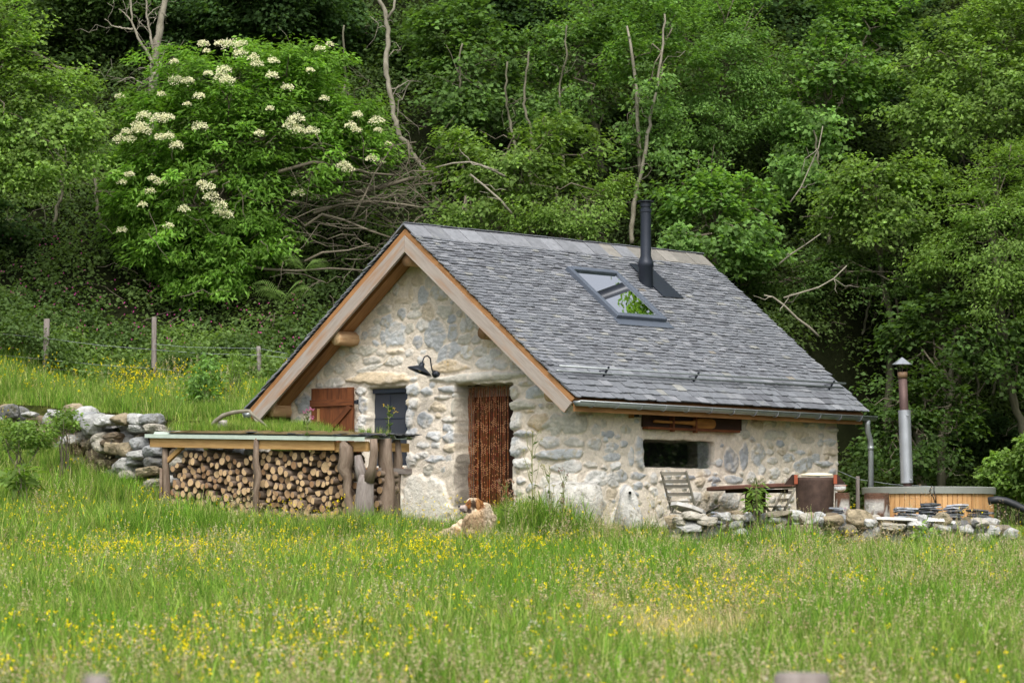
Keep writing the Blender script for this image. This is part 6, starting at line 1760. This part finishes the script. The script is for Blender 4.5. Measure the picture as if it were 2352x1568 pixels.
def scatter(name, coll, X, Y, Z, sc, label, cat, rgs, shear=.0):
    n = len(X); me = bpy.data.meshes.new(name); me.vertices.add(n)
    me.vertices.foreach_set('co', np.stack([X, Y, Z], 1).astype(np.float32).ravel())
    for nm, arr in (('rz', rgs.uniform(0, 6.283, n)), ('sc', sc), ('tx', rgs.normal(0, .07, n))):
        a_ = me.attributes.new(nm, 'FLOAT', 'POINT'); a_.data.foreach_set('value', np.asarray(arr, np.float32))
    a_ = me.attributes.new('vi', 'INT', 'POINT'); a_.data.foreach_set('value', rgs.integers(0, len(coll.objects), n).astype(np.int32))
    o = bpy.data.objects.new(name, me); COL.objects.link(o)
    ng = bpy.data.node_groups.new(name, 'GeometryNodeTree')
    ng.interface.new_socket('Geometry', in_out='INPUT', socket_type='NodeSocketGeometry'); ng.interface.new_socket('Geometry', in_out='OUTPUT', socket_type='NodeSocketGeometry')
    N = ng.nodes.new; gi = N('NodeGroupInput'); go_ = N('NodeGroupOutput'); ip = N('GeometryNodeInstanceOnPoints'); ci = N('GeometryNodeCollectionInfo')
    ci.inputs['Collection'].default_value = coll; ci.inputs['Separate Children'].default_value = True; ci.inputs['Reset Children'].default_value = True
    def na(nm, ty):
        x = N('GeometryNodeInputNamedAttribute'); x.data_type = ty; x.inputs['Name'].default_value = nm
        return [s_ for s_ in x.outputs if s_.enabled and s_.name == 'Attribute'][0]
    cx = N('ShaderNodeCombineXYZ'); l = ng.links.new
    l(na('rz', 'FLOAT'), cx.inputs['Z']); l(na('tx', 'FLOAT'), cx.inputs['X'])
    l(gi.outputs[0], ip.inputs['Points']); l(ci.outputs[0], ip.inputs['Instance']); ip.inputs['Pick Instance'].default_value = True
    l(na('vi', 'INT'), ip.inputs['Instance Index']); l(cx.outputs[0], ip.inputs['Rotation']); l(na('sc', 'FLOAT'), ip.inputs['Scale'])
    l(ip.outputs[0], go_.inputs[0])
    md = o.modifiers.new('scatter', 'NODES'); md.node_group = ng
    return tag(o, label, cat, kind='stuff')
rg = np.random.default_rng(8)
def newlib(nm):
    global LIB_C
    LIB_C = bpy.data.collections.new(nm); return LIB_C
c_grass = newlib('lib_grass')
for i in range(6): lib('tuft%d' % i, [blade_arrays(rg, 66, .14, .46, .17, .0115, [q * (1 + .1 * (i % 3 - 1)) for q in (GG if i % 2 else GG[:4])], .4)], M['grass'])
c_lush = newlib('lib_lush')
for i in range(3): lib('lush%d' % i, [blade_arrays(rg, 120, .2, .5, .18, .010, [np.array(lin(*q)) for q in ((110, 154, 46), (94, 140, 40), (130, 166, 60))], .45)], M['grass'])
c_short = newlib('lib_short')
for i in range(3): lib('short%d' % i, [blade_arrays(rg, 110, .03, .12, .17, .008, GG[:3] + [np.array(lin(160, 168, 90))], .7, 3)], M['grass'])
c_dry = newlib('lib_dry')
for i in range(3): lib('dry%d' % i, [blade_arrays(rg, 110, .06, .22, .20, .007, GDRY, 1.2, 3)], M['grass'])
c_seed = newlib('lib_seed')
for i in range(6):
    st = blade_arrays(rg, 9, .38, .68, .14, .004, [np.array(lin(*q)) for q in ((168, 160, 104), (150, 156, 90))], .3)
    P_ = []
    for a_, b_ in zip(st[3], st[4]):
        d_ = a_ - b_; m_ = 14
        tt_ = rg.random(m_)[:, None]; P_.append(b_ + d_ * (.25 + .85 * tt_) + rg.normal(0, .011 * (1.1 - tt_), (m_, 3)))
    sc_ = (208, 196, 160) if i % 2 else (200, 172, 148)
    lib('seed%d' % i, [st, quad_parts(np.concatenate(P_), rg, .015, lin(*sc_), .5)], M['grass'])
c_but = newlib('lib_butter')
for i in range(4):
    st = blade_arrays(rg, 7, .30, .54, .13, .0035, [np.array(lin(116, 140, 60))], .3)
    P_ = np.repeat(st[3], 6, axis=0) + rg.normal(0, .006, (42, 3))
    lib('butter%d' % i, [st, quad_parts(P_, rg, .0145, lin(255, 232, 16), .9, (0, -.5, .7))], M['petal'])
c_clo = newlib('lib_clover')
for i in range(2):
    st = blade_arrays(rg, 5, .2, .42, .12, .0035, [np.array(lin(110, 138, 60))], .3)
    P_ = np.repeat(st[3], 14, axis=0) + rg.normal(0, .007, (70, 3))
    lib('clover%d' % i, [st, quad_parts(P_, rg, .012, lin(178, 98, 150) if i == 0 else lin(226, 222, 206), .6)], M['petal'])

def blocked(X, Y):
    s = (X - OX) * G[0] + (Y - OY) * G[1]; t = (X - OX) * A[0] + (Y - OY) * A[1]
    b = (np.abs(s) < 3.0) & (t > .30) & (t < 6.85)
    b |= (s > sl_ + .1) & (s < sr_ + .1) & (t > TF + .05) & (t < TB + .15)
    b |= (s < -1.7) & (s > -11) & (t > -.85) & (t < -.38)
    b |= (X - tc0[0]) ** 2 + (Y - yt) ** 2 < 1.05
    return b
def region(n, x0, x1, y0, y1, fan=True):
    X = rg.uniform(x0, x1, n); Y = rg.uniform(y0, y1, n)
    m_ = np.ones(n, bool)
    if fan: m_ = (np.abs(X) < .165 * Y + 1.6)
    X, Y = X[m_], Y[m_]; m_ = ~blocked(X, Y); X, Y = X[m_], Y[m_]
    return X, Y, ground(X, Y)
def gauss(px, py, cx, cy, rx, ry): return np.exp(-(((px - cx) / rx) ** 2 + ((py - cy) / ry) ** 2))
X, Y, Z = region(30000, -11, 11, 13, 57.6)
px, py = project(np.stack([X, Y, Z], 1))
front = Y < 46.9
straw = np.clip((1.1 + .9 * fbm(X * 1.6, Y * .9, 19)) * gauss(px, py, 1560, 1490, 180, 70) + .9 * gauss(px, py, 1370, 1420, 70, 26) + .6 * gauss(px, py, 1720, 1490, 120, 40), 0, 1)
near_door = gauss(px, py, 1000, 1240, 115, 12) + gauss(px, py, 1040, 1250, 60, 10)
tall = 1.7 * gauss(px, py, 1270, 1232, 110, 22) + .25 * gauss(px, py, 640, 1218, 320, 22) + .9 * gauss(px, py, 1440, 1232, 90, 16) + .8 * sstep(fbm(X * .9, Y * .9, 91), .15, .5) * ((Y > 40) & (Y < 44.5) | (px > 1150) & (Y > 40)) + .6 * gauss(px, py, 2330, 1230, 80, 30)
patio = (X > .5) & (Y > 46.6) & (project(np.stack([X, Y, Z], 1))[0] > 1180)
keep_p = np.where(patio, .35, np.where(straw > .5, .38, 1.0)) * np.where(near_door > .4, .15, 1)
m_ = rg.random(len(X)) < keep_p
sc = (1 + .30 * fbm(X * .6, Y * .6, 12) + .34 * fbm(X * 2.1, Y * 2.1, 13)) * (1 + .45 * tall) * (1 - .68 * straw) * np.where(patio, .35, 1) * np.where(near_door > .4, .3, 1) * rg.uniform(.8, 1.2, len(X))
sc = np.where(Y > 50.5, sc * .7, sc)
s_h = (X - OX) * G[0] + (Y - OY) * G[1]; t_h = (X - OX) * A[0] + (Y - OY) * A[1]
sc = sc * np.where((s_h > -3.6) & (s_h < -1.6) & (t_h > -.5) & (t_h < .6), .4, 1) * np.where((s_h > sl_ - .3) & (s_h < sr_ + .2) & (t_h > -3.2) & (t_h < TF + .1), .72, 1)
sc = sc * np.where((Y > 43.5) & (Y < 50) & (px > 900), .72, 1) * np.where((Y > 44.6) & (Y < 46.6) & (px > 1480), .68, 1)
lushm = np.clip(gauss(px, py, 1410, 1345, 190, 40) + .8 * gauss(px, py, 1160, 1440, 130, 35) + .8 * gauss(px, py, 1500, 1400, 130, 30) + .7 * gauss(px, py, 1980, 1505, 140, 45) + .5 * gauss(px, py, 980, 1300, 90, 30) + .6 * gauss(px, py, 1240, 1215, 100, 30) + .7 * sstep(fbm(X * .7, Y * .45, 41), .12, .45), 0, 1) * (straw < .35)
isl = rg.random(len(X)) < lushm * .75
a_ = m_ & ~isl; scatter('meadow_grass', c_grass, X[a_], Y[a_], Z[a_], sc[a_], 'tall fine meadow grass growing all round the cabin', 'grass', rg)
a_ = m_ & isl; scatter('lush_grass', c_lush, X[a_], Y[a_], Z[a_], sc[a_] * .95, 'patches of deeper green lush grass in the meadow', 'grass', rg)
Xs, Ys, Zs = region(26000, -11, 11, 13, 57.6)
ps, qs = project(np.stack([Xs, Ys, Zs], 1)); pat = (Xs > .5) & (Ys > 46.9) & (ps > 1180)
stw = np.clip((1.0 + .9 * fbm(Xs * 1.6, Ys * .9, 19)) * gauss(ps, qs, 1560, 1480, 175, 60) + .9 * gauss(ps, qs, 1370, 1420, 70, 26), 0, 1); nd = gauss(ps, qs, 1000, 1240, 115, 12) + gauss(ps, qs, 1040, 1250, 60, 10)
a_ = (pat | (nd > .2) | (Ys > 50) | (rg.random(len(Xs)) < .25)) & (stw < .4); scatter('short_turf', c_short, Xs[a_], Ys[a_], Zs[a_], rg.uniform(.8, 1.2, a_.sum()), 'short trodden grass before the door and on the terrace', 'grass', rg)
a_ = (rg.random(len(Xs)) < stw * 1.0) | (rg.random(len(Xs)) < .06 * (Ys < 30)); scatter('dry_straw', c_dry, Xs[a_], Ys[a_], Zs[a_] + .02, rg.uniform(.8, 1.2, a_.sum()), 'pale flattened straw on the mown patch in the foreground', 'straw', rg)
Xs, Ys, Zs = region(19000, -11, 11, 12.5, 57.6)
ps, qs = project(np.stack([Xs, Ys, Zs + .5], 1)); nd = gauss(ps, qs, 1020, 1160, 110, 26)
dn = .04 + .34 * sstep(fbm(Xs * 1.4, Ys * 1.1, 66), .1, .5) + .22 * gauss(ps, qs, 1900, 1330, 450, 120) + .45 * gauss(ps, qs, 1200, 1540, 1400, 60) + .25 * sstep(fbm(Xs * .5, Ys * .5, 61), .0, .5) + .9 * gauss(ps, qs, 1290, 1180, 150, 40)
dn = dn * np.where(((Xs > .5) & (Ys > 46.6) & (ps > 1180)) | (nd > .5), .08, 1) * np.where(Ys > 50, .5, 1)
dn = dn * (1 - .85 * np.clip(gauss(ps, qs, 1560, 1450, 180, 70) * 1.2, 0, 1)); a_ = rg.random(len(Xs)) < dn; scatter('seeding_grass', c_seed, Xs[a_], Ys[a_], Zs[a_], rg.uniform(.6, 1.15, a_.sum()), 'tall grass stalks with pinkish tan seed heads in the meadow', 'grass', rg)
Xs, Ys, Zs = region(15000, -11, 11, 14, 57.4)
ps, qs = project(np.stack([Xs, Ys, Zs + .4], 1))
dn = .10 + .75 * gauss(ps, qs, 480, 1240, 420, 60) + .6 * gauss(ps, qs, 1000, 1270, 300, 50) + .32 * gauss(ps, qs, 1500, 1330, 420, 60) + .45 * gauss(ps, qs, 500, 1480, 500, 70) + .9 * gauss(ps, qs, 400, 875, 160, 34) + .4 * gauss(ps, qs, 80, 840, 120, 30) + .25 * gauss(ps, qs, 100, 1200, 200, 60)
dn = dn * (.35 + .9 * sstep(fbm(Xs * .9, Ys * .6, 71), -.3, .4)) * np.where((Xs > .5) & (Ys > 46.6) & (ps > 1180), .03, 1)
a_ = rg.random(len(Xs)) < dn * 1.1; scatter('buttercups', c_but, Xs[a_], Ys[a_], Zs[a_], rg.uniform(.7, 1.1, a_.sum()), 'yellow buttercups scattered through the meadow grass', 'flowers', rg)
a_ = (rg.random(len(Xs)) < .035 + .12 * gauss(ps, qs, 700, 1500, 600, 60) + .05 * gauss(ps, qs, 1200, 1420, 200, 50)) & (Ys < 50); scatter('clover', c_clo, Xs[a_], Ys[a_], Zs[a_], rg.uniform(.7, 1.1, a_.sum()), 'pink and white clover heads low in the meadow', 'flowers', rg)
rgx = np.random.default_rng(5); n = 260; Xb = rgx.uniform(-10, 0.0, n); Yb = 57.1 + rgx.random(n) ** 2 * 1.1
scatter('bank_grass', c_grass, Xb, Yb, ground(Xb, Yb), rgx.uniform(.7, 1.2, n), 'long grass creeping up the foot of the bramble bank', 'grass', rgx)
# grass on the log store roof
n = 150
ss = rg.uniform(SOD0, SOD1, n); tt = rg.uniform(TF - .06, TB, n)
dens = np.interp(ss, [SOD0, SOD0 + (SOD1 - SOD0) * .6, SOD1], [1, .75, .3]); a_ = rg.random(n) < dens; ss, tt = ss[a_], tt[a_]
Q_ = np.array([H(s, t, roofz_(s) + .08) for s, t in zip(ss, tt)])
k = np.interp(ss, [SOD0, SOD0 + (SOD1 - SOD0) * .5, SOD1], [.42, .34, .22]) * rg.uniform(.6, 1.3, len(ss))
scatter('roof_grass', c_grass, Q_[:, 0], Q_[:, 1], Q_[:, 2], k, 'grass growing from the turf on the log store roof', 'grass', rg)
